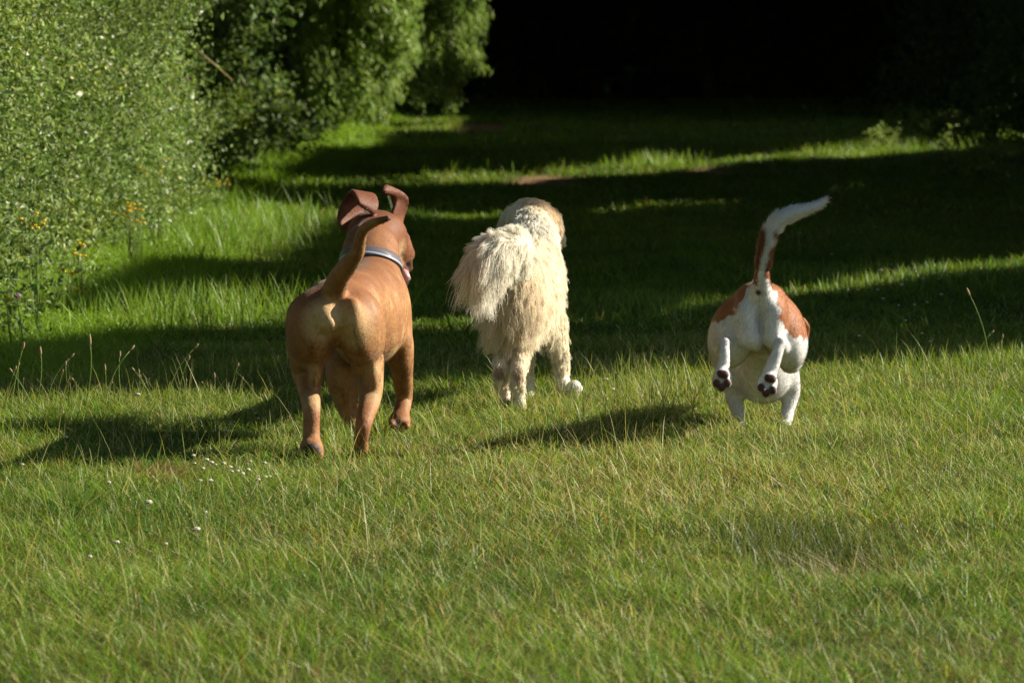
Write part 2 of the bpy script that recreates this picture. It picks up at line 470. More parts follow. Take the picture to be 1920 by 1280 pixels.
def hedge_wall(name, label, cat, x0, y0, y1, top, n, size, ca, cb, odd, bulge=.35, thick=.75, clumps=900, holes=0.0):
    root = tag(empty(name, (x0 - .5, (y0 + y1) / 2, 0)), label, cat)
    # leaf sprays: clumps over the bulging face and top, leaves scattered round each
    cy = rng.uniform(y0, y1, clumps); cz = top * rng.random(clumps) ** .9
    dep = rng.random(clumps) ** 1.6 * thick
    pock = noise2(cy, cz, .42, 36) < holes                                      # dark pockets where the face falls back
    dep = np.where(pock, dep + .65, dep)
    face = x0 + bulge * (noise2(cy, cz, 1.3, 31) - .5) * 2 + bulge * .8 * (noise2(cy, cz, .5, 32) - .5) * 2
    face = face - .35 * np.clip(cz / top - .55, 0, 1) * 1.6 + .12 * np.exp(-cz / .3)
    cx = face - dep
    cc = np.stack([cx, cy, cz], 1)
    k = rng.integers(0, clumps, n)
    C = cc[k] + rng.normal(size=(n, 3)) * np.array([.13, .16, .13])
    C[:, 2] = np.abs(C[:, 2] - .02) + .02
    tone = rng.uniform(.65, 1.3, clumps)[k][:, None]
    yel = (rng.random(clumps) < .2)[k][:, None]
    colr = leaf_cols(n, ca, cb, odd) * tone
    colr = np.where(yel, colr * np.array([1.25, 1.1, .7]), colr)
    V, F, cl = leaves(C, size * rng.uniform(.6, 1.35, n), colr, aspect=.55, up=(.25, -.05, .55))
    # broad bramble leaves standing out here and there
    nb_ = n // 14
    k = rng.integers(0, clumps, nb_)
    C = cc[k] + rng.normal(size=(nb_, 3)) * np.array([.12, .2, .16]) + [.10, 0, 0]
    C[:, 2] = np.abs(C[:, 2] - .02) + .02
    V2_, F2_, c2_ = leaves(C, size * 1.5 * rng.uniform(.7, 1.3, nb_), leaf_cols(nb_, ca, cb, odd) * 1.1, aspect=.62, up=(.5, -.2, .5))
    V, F, cl = np.concatenate([V, V2_]), np.concatenate([F, F2_ + len(V)]), np.concatenate([cl, c2_])
    mesh('foliage', V, [F], M_leaf, root, cl)
    # lumpy dark core, added inside to block light through the leaves
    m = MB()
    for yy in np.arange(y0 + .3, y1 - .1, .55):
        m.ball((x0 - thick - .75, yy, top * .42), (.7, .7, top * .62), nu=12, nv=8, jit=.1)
    m.build('light_block', M_core, root)
    return root

H1 = hedge_wall('hedge', 'long sunlit bramble and hawthorn hedge walling the lane, full of small leaves', 'hedge', -2.74, 18.0, 31.0, 2.9, 190000, .033,
                lin(93, 120, 58), lin(137, 153, 94), lin(196, 200, 180), holes=.33)
C = None
# bare arching cane leaning out of the hedge end
m = MB()
m.tube([P(330, 60, 31.4), P(365, 92, 31.5), P(400, 120, 31.6), P(437, 152, 31.7)], [.014, .012, .009, .005], 6, lin(150, 130, 80))
m.build('cane', M_straw, H1)
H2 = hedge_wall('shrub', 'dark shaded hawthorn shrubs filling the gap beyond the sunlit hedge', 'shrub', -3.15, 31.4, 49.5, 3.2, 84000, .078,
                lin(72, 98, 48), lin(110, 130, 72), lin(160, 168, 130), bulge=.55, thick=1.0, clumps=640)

# ================================================================== trees
def limb(m, a, b, r0, r1, wob=.12, n=7):
    t = np.linspace(0, 1, n)[:, None]
    p = np.asarray(a) * (1 - t) + np.asarray(b) * t + np.concatenate([[[0, 0, 0]], rng.normal(0, wob, (n - 2, 3)), [[0, 0, 0]]])
    m.tube(p, np.linspace(r0, r1, n), 8)
    return p

def tree(name, label, cat, base, h, r, crown, crown_col, trunk_to=None, group=None, limbs=7):
    root = tag(empty(name, base), label, cat, group)
    m = MB()
    base = np.asarray(base, float)
    p = limb(m, base - [0, 0, .1], base + [rng.normal(0, .2), rng.normal(0, .2), h], r, r * .3, .08, 9)
    for q in range(limbs):
        a = p[rng.integers(3, 8)]
        d = nrm(rng.normal(size=3) * np.array([1, 1, .5]) + [0, 0, .5])
        limb(m, a, a + d * rng.uniform(1.0, 2.4), r * .35, r * .08, .1, 5)
    m.build('trunk', M_bark, root)
    V, F, cl = leaves(*crown[:2], crown_col, **crown[2])
    mesh('crown', V, [F], M_leaf, root, cl)
    return root

# two trees whose drooping sprays hang over the left verge, lit from the right
def drooping(px_l, px_r, y_top, y_bot, Y, n, sprays, wide):
    """Hanging sprays: each a string of leaves falling from an arching twig."""
    C = []
    a = P(px_l, y_bot, Y); b = P(px_r, y_top, Y)
    for k in range(sprays):
        x = rng.uniform(a[0], b[0]); y = Y + rng.normal(0, wide)
        fr = (x - a[0]) / (b[0] - a[0])
        zb = max(.12, a[2] + (.25 * rng.random() + .55 * fr ** 4) * (b[2] - a[2]))
        L = rng.uniform(.5, 1.3)
        z1 = rng.uniform(zb + L, zb + 3.2)
        c = n // sprays
        t = rng.random(c)
        z = z1 - L * t
        out = .28 * t * (1 if rng.random() < .75 else -1)
        C.append(np.stack([x + out + rng.normal(0, .07, c), y + rng.normal(0, .09, c), z + rng.normal(0, .05, c)], 1))
    return np.concatenate(C)

for (pl, pr, yt, yb, Y, n, sp, lab, bx) in ((575, 742, 0, 285, 50.5, 46000, 300, 'pale green tree with drooping leafy sprays hanging to the verge in sun', -3.5),
                                            (745, 885, 0, 225, 59.5, 30000, 200, 'second drooping tree reaching over the path just before the dark wood', -2.9)):
    C = drooping(pl, pr, yt, yb, Y, n, sp, .55)
    C2 = np.stack([rng.normal(bx, 1.3, 9000), rng.normal(Y, 1.6, 9000), rng.uniform(2.6, 6, 9000)], 1)
    C2 = cull(C2)
    C = np.concatenate([C, C2])
    tree('drooping_tree', lab, 'tree', (bx, Y + .4, 0), 5.0, .16, (C, .12 * rng.uniform(.6, 1.3, len(C)), dict(aspect=.34, droop=(.35, 0, -1.0), up=(.5, -.3, .3))),
         leaf_cols(len(C), lin(112, 140, 66), lin(152, 168, 104), lin(196, 204, 170), .04))

# dark wood closing the lane
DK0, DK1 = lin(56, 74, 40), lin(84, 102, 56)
def crown_blob(c, rad, n, hollow=.35):
    d = nrm(rng.normal(size=(n, 3)))
    C = np.asarray(c) + d * (rng.random(n)[:, None] ** hollow) * np.asarray(rad)
    C = C + (rng.normal(size=(n, 3)) * .18)
    return C[C[:, 2] > .05]
woods = [(-6.3, 70, 'oak'), (-2.8, 79, 'ivy'), (1.0, 88, 'thin'), (4.6, 84, 'leaning'), (8.2, 77, 'broad'), (11.5, 69, 'near right'), (13.6, 88, 'last')]
wlab = ['leafy dark tree at the left edge of the wood behind the drooping trees', 'dark tree at the wood edge where the lane bends out of sight',
        'tree in deep shade closing the end of the lane above the pale dog', 'tree in deep shade standing in line with the path end, right of the pale dog',
        'dark tree above the hound\'s raised tail at the wood edge', 'dark tree on the right bank where the shaded bushes begin', 'dark tree deep in the corner of the wood, far right']
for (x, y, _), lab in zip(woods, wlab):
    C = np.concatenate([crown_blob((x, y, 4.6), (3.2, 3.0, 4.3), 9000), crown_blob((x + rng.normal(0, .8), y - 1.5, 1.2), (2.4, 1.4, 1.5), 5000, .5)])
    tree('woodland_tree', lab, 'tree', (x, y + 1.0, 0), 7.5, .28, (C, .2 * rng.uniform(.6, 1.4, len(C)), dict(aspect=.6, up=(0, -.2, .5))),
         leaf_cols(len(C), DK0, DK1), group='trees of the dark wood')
# the mass of the wood behind and above them
C = np.stack([rng.uniform(-26, 34, 70000), rng.uniform(92, 112, 70000), 14 * rng.random(70000) ** 1.5], 1)
C = np.concatenate([C, np.stack([rng.uniform(-22, 30, 40000), rng.uniform(104, 116, 40000), rng.uniform(0, 5, 40000)], 1)])
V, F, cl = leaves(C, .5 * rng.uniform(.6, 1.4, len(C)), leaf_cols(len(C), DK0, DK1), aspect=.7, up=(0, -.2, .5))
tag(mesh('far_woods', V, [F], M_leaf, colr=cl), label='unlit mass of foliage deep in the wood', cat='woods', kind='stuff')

# shaded bushes on the right bank
for x, y, sx, hgt, n, lab in ((7.6, 50, 1.3, 3.0, 15000, 'large shaded bush at the right edge of the picture behind the tall weeds'),
                              (8.6, 57, 1.6, 3.6, 13000, 'shaded thicket behind the large bush on the right bank'),
                              (7.9, 64, 1.7, 3.4, 11000, 'dark bush farther up the right bank, in front of the wood')):
    root = tag(empty('bush', (x, y, 0)), lab, 'bush', 'bushes of the right bank')
    C = np.concatenate([crown_blob((x + .3, y, hgt * .5), (sx, 1.9, hgt * .55), n), crown_blob((x - .2, y - .6, .6), (sx, 1.4, .8), n // 4)])
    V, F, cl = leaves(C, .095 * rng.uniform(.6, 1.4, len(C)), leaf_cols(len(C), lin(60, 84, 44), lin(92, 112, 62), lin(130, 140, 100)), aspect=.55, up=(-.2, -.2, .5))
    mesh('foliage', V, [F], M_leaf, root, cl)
    m = MB()
    for q in range(9):
        limb(m, (x + rng.normal(0, .25), y + rng.normal(0, .3), -.05), (x + rng.normal(0, .7), y + rng.normal(0, .8), hgt * rng.uniform(.5, .95)), .035, .008, .05, 6)
    m.build('stems', M_bark, root)

# tall trees along both sides of the lane, mostly above and beside the picture: crowns shaped to cast the bars of shade
def side_crowns(n, xa, xb, ya, yb, za, zb, slope=0.0):
    y = rng.uniform(ya, yb, n)
    return np.stack([rng.uniform(xa, xb, n) + slope * (y - ya), y, rng.uniform(za, zb, n)], 1)
right = [side_crowns(120000, 6.2, 11.5, 17, 52, .6, 9.5, .09), side_crowns(170000, 10.5, 15.5, 52, 104, .6, 10, .06)]
over = [side_crowns(190000, -7.5, 8, 17.5, 100, 5.4, 8.2), side_crowns(110000, -6, 11, 62, 104, 3.6, 6.5), side_crowns(60000, -6, 10, 66, 104, 2.7, 4.0)]  # unseen canopy added overhead to hold back sky light
left = [side_crowns(130000, -9.5, -4.8, -6, 90, 2.6, 10)]  # left row, thickened and extended to cut sky fill
RC = cull(np.concatenate(right)); OC = cull(np.concatenate(over)); LC = cull(np.concatenate(left))
ybins = np.concatenate([[-6], np.linspace(17, 104, 13)])
for nm, sets, xb, sl in (('right', [RC, OC[OC[:, 0] > 0]], 8.6, .085), ('left', [LC, OC[OC[:, 0] <= 0]], -6.6, 0.0)):
    A = np.concatenate(sets)
    for k in range(13):
        C = A[(A[:, 1] >= ybins[k]) & (A[:, 1] < ybins[k + 1])]
        if len(C) < 500: continue
        ym = (ybins[k] + ybins[k + 1]) / 2
        lab = 'tall tree lining the %s bank, its unseen leafy crown shaped to shade the lane' % nm
        tree('lane_tree', lab, 'tree', (xb + sl * (ym - 17), ym, 0), 8.0, .2, (C, .30 * rng.uniform(.7, 1.3, len(C)), dict(aspect=.66)),
             leaf_cols(len(C), lin(60, 84, 40), lin(84, 106, 52)), group='tall trees lining the lane', limbs=0)

# ================================================================== dogs: one continuous skin each, grown from rounded volumes
def surface_nets(F, org, h):
    s = F < 0
    nx, ny, nz = F.shape
    cnt = np.zeros((nx - 1, ny - 1, nz - 1), np.int8)
    off = [(a, b, c) for a in (0, 1) for b in (0, 1) for c in (0, 1)]
    sl = lambda A, o: A[o[0]:nx - 1 + o[0], o[1]:ny - 1 + o[1], o[2]:nz - 1 + o[2]]
    for o in off: cnt += sl(s, o)
    act = (cnt > 0) & (cnt < 8)
    ci = np.argwhere(act)
    idx = np.full(act.shape, -1, np.int32); idx[act] = np.arange(len(ci))
    acc = np.zeros((len(ci), 3)); num = np.zeros(len(ci))
    for ax in range(3):
        for o in off:
            if o[ax]: continue
            p = ci + np.array(o); q = p.copy(); q[:, ax] += 1
            fa = F[p[:, 0], p[:, 1], p[:, 2]]; fb = F[q[:, 0], q[:, 1], q[:, 2]]
            m = (fa < 0) != (fb < 0)
            t = fa[m] / (fa[m] - fb[m])
            e = p[m].astype(float); e[:, ax] += t
            acc[m] += e; num[m] += 1
    V = acc / num[:, None] * h + org
    Q = []
    for ax in range(3):
        u, v = (ax + 1) % 3, (ax + 2) % 3
        A = np.moveaxis(s, (ax, u, v), (0, 1, 2)); I = np.moveaxis(idx, (ax, u, v), (0, 1, 2))
        e = np.argwhere(A[:-1, 1:-1, 1:-1] != A[1:, 1:-1, 1:-1])
        a, b, c = e[:, 0], e[:, 1] + 1, e[:, 2] + 1
        q = np.stack([I[a, b - 1, c - 1], I[a, b, c - 1], I[a, b, c], I[a, b - 1, c]], 1)
        fl = ~A[a, b, c]
        q[fl] = q[fl][:, ::-1]
        Q.append(q)
    return V, np.concatenate(Q)

class Skin:
    """A list of rounded volumes melted together. px=True: places are (x, y, Y) in photo pixels + depth, radii in pixels there."""
    def __init__(s): s.pr = []
    def pt(s, p): return P(*p)
    def r(s, p, r): return r * p[2] / FPX
    def rc(s, a, ra, b, rb, k=.03):
        s.pr.append(('rc', s.pt(a), s.pt(b), s.r(a, ra), s.r(b, rb), k)); return s
    def chain(s, pts, k=.025, m=5):
        """A limb through the given (x, y, Y, radius) stations, rounded off by a spline."""
        A = np.array([np.append(s.pt(p[:3]), s.r(p[:3], p[3])) for p in pts])
        E = np.concatenate([[2 * A[0] - A[1]], A, [2 * A[-1] - A[-2]]])
        out = []
        for i in range(1, len(E) - 2):
            for t in np.arange(m) / m:
                p0, p1, p2, p3 = E[i - 1], E[i], E[i + 1], E[i + 2]
                out.append(.5 * (2 * p1 + (p2 - p0) * t + (2 * p0 - 5 * p1 + 4 * p2 - p3) * t * t + (3 * p1 - p0 - 3 * p2 + p3) * t ** 3))
        out.append(A[-1]); out = np.array(out)
        s.pr.append(('ch', out[:, :3], out[:, 3], k)); return s
    def cut(s, a, ra, b, rb, k=.03):
        """A furrow pressed into the volumes named so far."""
        s.pr.append(('cut', s.pt(a), s.pt(b), s.r(a, ra), s.r(b, rb), k)); return s
    def el(s, c, rx, rz, ry, yaw=0, pitch=0, roll=0, k=.04):
        """rx, rz in pixels across and up, ry in metres along the depth; yaw turns the far end to the right, pitch raises it."""
        cy, sy, cp, sp, cr, sr = math.cos(yaw), math.sin(yaw), math.cos(pitch), math.sin(pitch), math.cos(roll), math.sin(roll)
        f = np.array([sy * cp, cy * cp, sp]); rt = np.array([cy, -sy, 0.0]); up = np.cross(rt, f)
        rt, up = rt * cr + up * sr, up * cr - rt * sr
        s.pr.append(('el', s.pt(c), np.stack([rt, f, up]), np.array([s.r(c, rx), ry, s.r(c, rz)]), k)); return s
    def tri(s, a, b, c, th, k=.012):
        s.pr.append(('tri', s.pt(a), s.pt(b), s.pt(c), th, k)); return s
    def strip(s, L, Rr, th, k=.012):
        def fine(Z):
            Z = np.array(Z, float); E = np.concatenate([[2 * Z[0] - Z[1]], Z, [2 * Z[-1] - Z[-2]]]); o = []
            for i in range(1, len(E) - 2):
                for t in (0, .34, .67):
                    a, b, c, d = E[i - 1], E[i], E[i + 1], E[i + 2]
                    o.append(.5 * (2 * b + (c - a) * t + (2 * a - 5 * b + 4 * c - d) * t * t + (3 * b - a - 3 * c + d) * t ** 3))
            return [tuple(q) for q in o] + [tuple(Z[-1])]
        L, Rr = fine(L), fine(Rr)
        for i in range(len(L) - 1):
            s.tri(L[i], Rr[i], L[i + 1], th, k); s.tri(Rr[i], Rr[i + 1], L[i + 1], th, k)
        return s
    @staticmethod
    def dist(pr, X):
        if pr[0] == 'ch':
            _, A, ra, k = pr
            d = None
            for i in range(len(A) - 1):
                e = Skin.dist(('rc', A[i], A[i + 1], ra[i], ra[i + 1], k), X)
                d = e if d is None else np.minimum(d, e)
            return d
        if pr[0] in ('rc', 'cut'):
            _, a, b, ra, rb, k = pr
            ba = b - a; l2 = ba @ ba
            t = np.clip(((X - a) @ ba) / max(l2, 1e-9), 0, 1)
            return np.linalg.norm(X - a - t[..., None] * ba, axis=-1) - (ra + (rb - ra) * t)
        if pr[0] == 'el':
            _, c, M, rad, k = pr
            q = (X - c) @ M.T
            k0 = np.linalg.norm(q / rad, axis=-1); k1 = np.linalg.norm(q / rad ** 2, axis=-1)
            return k0 * (k0 - 1) / np.maximum(k1, 1e-6)
        _, a, b, c, th, k = pr
        ba, cb, ac = b - a, c - b, a - c
        n = np.cross(ba, ac)
        pa, pb, pc = X - a, X - b, X - c
        ins = (np.sign(pa @ np.cross(ba, n)) + np.sign(pb @ np.cross(cb, n)) + np.sign(pc @ np.cross(ac, n))) < 2
        def ed(e, p):
            t = np.clip((p @ e) / (e @ e), 0, 1)
            w = e * t[..., None] - p
            return (w * w).sum(-1)
        de = np.minimum(np.minimum(ed(ba, pa), ed(cb, pb)), ed(ac, pc))
        dp = (pa @ n) ** 2 / (n @ n)
        return np.sqrt(np.where(ins, de, dp)) - th
    @staticmethod
    def bounds(pr):
        if pr[0] == 'ch':
            _, A, ra, k = pr
            return (A - ra[:, None]).min(0), (A + ra[:, None]).max(0)
        if pr[0] in ('rc', 'cut'):
            _, a, b, ra, rb, k = pr
            return np.minimum(a - ra, b - rb), np.maximum(a + ra, b + rb)
        if pr[0] == 'el':
            _, c, M, rad, k = pr
            e = np.sqrt(((M * rad[:, None]) ** 2).sum(0))
            return c - e, c + e
        _, a, b, c, th, k = pr
        q = np.stack([a, b, c]); return q.min(0) - th, q.max(0) + th
    @staticmethod
    def smin(a, b, k):
        h = np.maximum(k - np.abs(a - b), 0) / k
        return np.minimum(a, b) - h * h * k * .25
    def at(s, X):
        F = np.full(X.shape[:-1], 1.0)
        for pr in s.pr: F = s.comb(F, pr, X)
        return F
    @staticmethod
    def comb(F, pr, X):
        d = Skin.dist(pr, X)
        return -Skin.smin(-F, d, pr[-1]) if pr[0] == 'cut' else Skin.smin(F, d, pr[-1])
    def grow(s, h):
        bs = [s.bounds(p) for p in s.pr]
        lo = np.min([b[0] for b in bs], 0) - 4 * h; hi = np.max([b[1] for b in bs], 0) + 4 * h
        n = np.ceil((hi - lo) / h).astype(int) + 1
        F = np.full(n, 1.0, np.float32)
        for pr, (a, b) in zip(s.pr, bs):
            mg = pr[-1] * (2.2 if pr[0] == 'el' else 1.1) + 4 * h
            i0 = np.maximum(np.floor((a - mg - lo) / h).astype(int), 0); i1 = np.minimum(np.ceil((b + mg - lo) / h).astype(int) + 1, n)
            ax = [lo[d] + h * np.arange(i0[d], i1[d]) for d in range(3)]
            X = np.stack(np.meshgrid(*ax, indexing='ij'), -1)
            w = tuple(slice(i0[d], i1[d]) for d in range(3))
            F[w] = s.comb(F[w], pr, X)
        V, Q = surface_nets(F, lo, h)
        # relax the steps of the grid
        for _ in range(2):
            A = np.zeros_like(V); c = np.zeros(len(V))
            for i in range(4):
                np.add.at(A, Q[:, i], V[Q[:, (i + 1) % 4]]); np.add.at(A, Q[:, i], V[Q[:, (i + 3) % 4]]); np.add.at(c, Q[:, i], 2)
            V = V * .5 + A / c[:, None] * .5
        return V, Q

def vnormals(V, Q):
    n = np.cross(V[Q[:, 2]] - V[Q[:, 0]], V[Q[:, 3]] - V[Q[:, 1]])
    N = np.zeros_like(V)
    for i in range(4): np.add.at(N, Q[:, i], n)
    return nrm(N)

def near(V, p, r, soft=.5):
    """1 inside a ball round place p, fading to 0 at its edge."""
    d = np.linalg.norm(V - p, axis=1)
    return np.clip((r - d) / (r * soft), 0, 1)

def fur(name, parent, V, Q, C, N, S, length, comb, mat, gravity=.3, r0=.0009, r1=.0003, mask=None, clumps=0, clump=.6, curl=.0, jit=.2, cj=.12, lift=.35):
    nv = vnormals(V, Q)
    area = np.linalg.norm(np.cross(V[Q[:, 2]] - V[Q[:, 0]], V[Q[:, 3]] - V[Q[:, 1]]), axis=1)
    w = area * (1 if mask is None else mask[Q].mean(1))
    q = Q[rng.choice(len(Q), N, p=w / w.sum())]
    u, v = rng.random((N, 1)), rng.random((N, 1))
    bl = lambda A: (A[q[:, 0]] * (1 - u) + A[q[:, 1]] * u) * (1 - v) + (A[q[:, 3]] * (1 - u) + A[q[:, 2]] * u) * v
    p, n, c = bl(V), nrm(bl(nv)), bl(C)
    L = length(p, n) * rng.uniform(.65, 1.2, N)
    d = nrm(n * lift + comb(p, n) + rng.normal(0, jit, (N, 3)))
    pts = np.empty((N, S, 3)); pts[:, 0] = p - n * .002
    g = np.array([0, 0, -1.0])
    ph = rng.uniform(0, 6.3, (N, 1)); sx = nrm(np.cross(d, rng.normal(size=(N, 3)))); sy = np.cross(d, sx)
    for k in range(1, S):
        t = k / (S - 1)
        d = nrm(d + g * gravity / (S - 1) * 2)
        pts[:, k] = pts[:, k - 1] + d * (L / (S - 1))[:, None]
    if curl:
        t = np.linspace(0, 1, S)[None, :, None]
        pts += curl * L[:, None, None] * t * (sx[:, None] * np.sin(ph[:, None] + t * 7) + sy[:, None] * np.cos(ph[:, None] + t * 7))
    if clumps:
        ce = rng.choice(N, clumps, replace=False)
        kd = KDTree(clumps)
        for a, b in enumerate(ce): kd.insert(p[b], a)
        kd.balance()
        own = np.array([ce[kd.find(x)[1]] for x in p])
        t = (np.linspace(0, 1, S) ** 1.2)[None, :, None] * clump
        same = (np.einsum('ij,ij->i', n, n[own]) > 0)[:, None, None]
        tgt = pts[own] + (p - p[own])[:, None, :] * .12
        pts = np.where(same, pts * (1 - t) + tgt * t, pts)
        c = c * rng.uniform(1 - cj, 1 + cj, clumps)[np.searchsorted(np.sort(ce), own)][:, None]
    c = c * rng.uniform(1 - cj, 1 + cj, (N, 1))
    nn = nrm(n + rng.normal(0, .16, (N, 3)))
    return hair(name, pts, r0, r1, np.clip(c, 0, .95), mat, parent, nn)

def m_fur(name, rough=.55, spec=.25, trans=.25):
    return m_attr(name, rough=rough, spec=spec, trans=trans)
M_skin = m_coat('short_coat')
M_hair = m_attr('coat_hair', rough=.5, spec=.25)
_nt = M_hair.node_tree
_a = _nt.nodes.new('ShaderNodeAttribute'); _a.attribute_name = 'lie'
_nt.links.new(_a.outputs['Vector'], _nt.nodes['Principled BSDF'].inputs['Normal'])
M_longhair = m_fur('long_coat_hair', .55, .2, .30)
M_eye = m_flat('eye', (.02, .012, .008), rough=.08, spec=.6)
M_nose = m_flat('nose', (.035, .018, .014), rough=.35, spec=.5, nscale=200)
M_tongue = m_flat('tongue', lin(204, 150, 146), rough=.25, spec=.6, nscale=90)
M_collar = m_flat('collar_leather', lin(92, 86, 90), rough=.38, spec=.5, nscale=180)
M_stripe = m_flat('collar_stripe', lin(150, 156, 170), rough=.35, spec=.6, nscale=180, var=.08)

def blend(C, w, c): return C * (1 - w[:, None]) + np.asarray(c) * w[:, None]
def spot(name, c, r, mat, parent, n=10):
    m = MB(); m.ball(c, r, nu=n, nv=7); return m.build(name, mat, parent)

# ------------------------------------------------------------------ the tan mastiff
yw = R(8)
S1 = Skin()
S1.el((632, 578, 13.25), 66, 58, .17, yw, 0, k=.05)                       # croup
S1.el((658, 580, 13.52), 66, 74, .26, yw, 0, k=.05)                       # loin
S1.el((592, 614, 13.19), 44, 68, .125, yw, roll=R(-5), k=.028)            # left thigh
S1.el((675, 612, 13.20), 41, 68, .125, yw, roll=R(5), k=.028)             # right thigh
S1.el((690, 592, 13.82), 72, 98, .27, yw, R(4), k=.07)                    # ribs
S1.el((702, 585, 14.00), 62, 86, .20, yw, k=.06)                          # chest
S1.chain([(572, 592, 13.17, 32), (574, 645, 13.24, 35), (577, 692, 13.30, 31.5), (580, 732, 13.24, 21.5), (584, 768, 13.12, 17), (584, 800, 13.10, 15.5), (584, 826, 13.09, 16.5)], .06)
S1.el((584, 842, 13.06), 23, 22, .05, k=.02)
for q in ((570, 853), (580, 858), (591, 858), (600, 852)): S1.el((*q, 13.04), 7, 8, .03, k=.010)
S1.el((583, 838, 13.02), 12, 8, .016, k=.008)
S1.chain([(674, 600, 13.20, 36), (684, 645, 13.28, 35), (690, 695, 13.36, 30), (694, 742, 13.28, 22), (682, 793, 13.13, 16), (677, 826, 13.14, 14), (676, 846, 13.17, 15)], .06)
S1.el((675, 852, 13.22), 15, 12, .06, k=.015)
S1.chain([(733, 560, 14.02, 28), (742, 610, 13.98, 29), (750, 662, 13.92, 26), (754, 702, 13.95, 20.5), (758, 742, 14.02, 16), (753, 770, 13.98, 15.5), (750, 786, 13.95, 18)], .03)
S1.el((749, 790, 13.94), 20, 17, .05, k=.015)
for q in ((735, 793), (743, 801), (753, 803), (763, 797)): S1.el((*q, 13.90), 7, 7, .028, k=.010)
S1.chain([(660, 600, 14.02, 34), (644, 660, 13.98, 32), (641, 705, 13.93, 30), (648, 752, 13.94, 22), (660, 792, 13.92, 14), (664, 812, 13.92, 13)], .03)
S1.el((664, 818, 13.96), 15, 11, .06, k=.015)
S1.rc((694, 545, 14.00), 56, (695, 470, 14.22), 53, .06)                  # neck
S1.rc((700, 510, 14.25), 44, (706, 450, 14.40), 46, .05)
S1.el((704, 437, 14.36), 48, 42, .12, R(40), k=.05)                       # skull
S1.rc((728, 445, 14.42), 34, (745, 470, 14.48), 27, .03)                  # cheek
S1.rc((746, 462, 14.50), 22, (764, 478, 14.58), 13.5, .025)               # muzzle
S1.rc((757, 470, 14.50), 16, (765, 502, 14.53), 9, .02)                   # hanging lip
S1.rc((738, 495, 14.42), 15, (758, 512, 14.50), 9, .02)                   # jaw
S1.rc((722, 455, 14.33), 6, (742, 505, 14.36), 6, .02)                    # cheek fold
S1.rc((766, 452, 14.53), 5, (772, 474, 14.58), 5, .012)
S1.rc((747, 430, 14.46), 11, (760, 446, 14.50), 8, .02)                   # brow
# tail
S1.chain([(627, 540, 13.10, 22), (640, 513, 13.03, 19), (657, 492, 12.97, 17), (671, 470, 12.93, 13.5), (676, 445, 12.90, 11.5), (684, 428, 12.87, 10), (701, 417, 12.84, 8.5), (727, 409, 12.80, 6)], .03)
# rear: seat bones, folds
S1.el((606, 590, 13.09), 22, 26, .04, k=.03)
S1.el((662, 592, 13.09), 20, 34, .04, k=.03)
S1.el((620, 606, 13.06), 19, 16, .032, k=.028)
S1.cut((633, 578, 13.04), 6, (643, 655, 13.07), 8, .025)
S1.cut((627, 558, 13.035), 4, (632, 568, 13.03), 4, .015)
S1.cut((708, 590, 13.36), 5, (708, 670, 13.30), 6, .04)
# flank and shoulder muscle
S1.el((722, 605, 13.78), 34, 60, .12, yw, k=.025)
S1.el((744, 590, 13.93), 22, 46, .09, yw, roll=R(-12), k=.02)
S1.cut((740, 545, 13.86), 6, (722, 640, 13.74), 7, .03)
S1.el((752, 640, 13.90), 22, 34, .05, k=.02)
S1.el((592, 690, 13.20), 13, 34, .05, roll=R(-6), k=.025)
S1.cut((588, 700, 13.14), 3, (590, 752, 13.09), 3, .018)
S1.el((700, 700, 13.27), 15, 36, .05, roll=R(4), k=.025)
S1.cut((690, 705, 13.19), 3, (684, 770, 13.10), 3, .018)
# ears flung up, their tips folded over
S1.strip([(641, 430, 14.32), (636, 410, 14.33), (641, 386, 14.34), (654, 364, 14.36), (662, 359, 14.32), (668, 368, 14.28), (674, 382, 14.26)],
         [(668, 420, 14.38), (676, 402, 14.41), (684, 384, 14.43), (692, 366, 14.42), (702, 368, 14.37), (706, 384, 14.32), (700, 401, 14.29)], .0045)
S1.strip([(722, 426, 14.46), (734, 406, 14.47), (741, 386, 14.49), (742, 372, 14.50), (736, 364, 14.48), (726, 360, 14.45), (719, 358, 14.43)],
         [(750, 434, 14.50), (754, 408, 14.53), (760, 388, 14.54), (761, 372, 14.53), (750, 362, 14.51), (734, 354, 14.48), (721, 350, 14.45)], .005)
V1, Q1 = S1.grow(.0052)
n1 = vnormals(V1, Q1)
tan, red, pale, deep = lin(143, 101, 61), lin(102, 57, 33), lin(190, 160, 114), lin(80, 46, 28)
x1, z1 = topix(V1)
C1 = np.tile(tan, (len(V1), 1))
mott = noise2(V1[:, 0] * 1.3 + V1[:, 1] * .8, V1[:, 2] + V1[:, 1] * .5, .055, 61) * .6 + noise2(V1[:, 0] + V1[:, 1], V1[:, 2], .022, 62) * .4
C1 = blend(C1, np.clip((mott - .48) * 3, 0, 1) * .55, lin(124, 80, 48))
C1 = blend(C1, np.clip((.42 - mott) * 3, 0, 1) * .35, pale)
C1 = blend(C1, near(V1, P(565, 590, 13.15), .16) * .55, lin(124, 80, 50))                 # redder left hip
headw = np.clip((V1[:, 1] - 14.10) / .16, 0, 1) * np.clip((V1[:, 2] - .55) / .1, 0, 1)
C1 = blend(C1, headw * .85, red)
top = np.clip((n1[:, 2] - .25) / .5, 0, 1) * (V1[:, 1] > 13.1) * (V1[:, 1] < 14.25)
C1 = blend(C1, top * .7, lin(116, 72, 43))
C1 = blend(C1, near(V1, P(612, 605, 13.05), .11) * .75, pale)
C1 = blend(C1, near(V1, P(662, 615, 13.08), .10) * .5, pale)
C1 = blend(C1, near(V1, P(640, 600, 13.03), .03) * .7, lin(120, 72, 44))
C1 = blend(C1, near(V1, P(592, 730, 13.1), .10) * .5, pale)
C1 = blend(C1, near(V1, P(700, 720, 13.25), .12) * .35, pale)
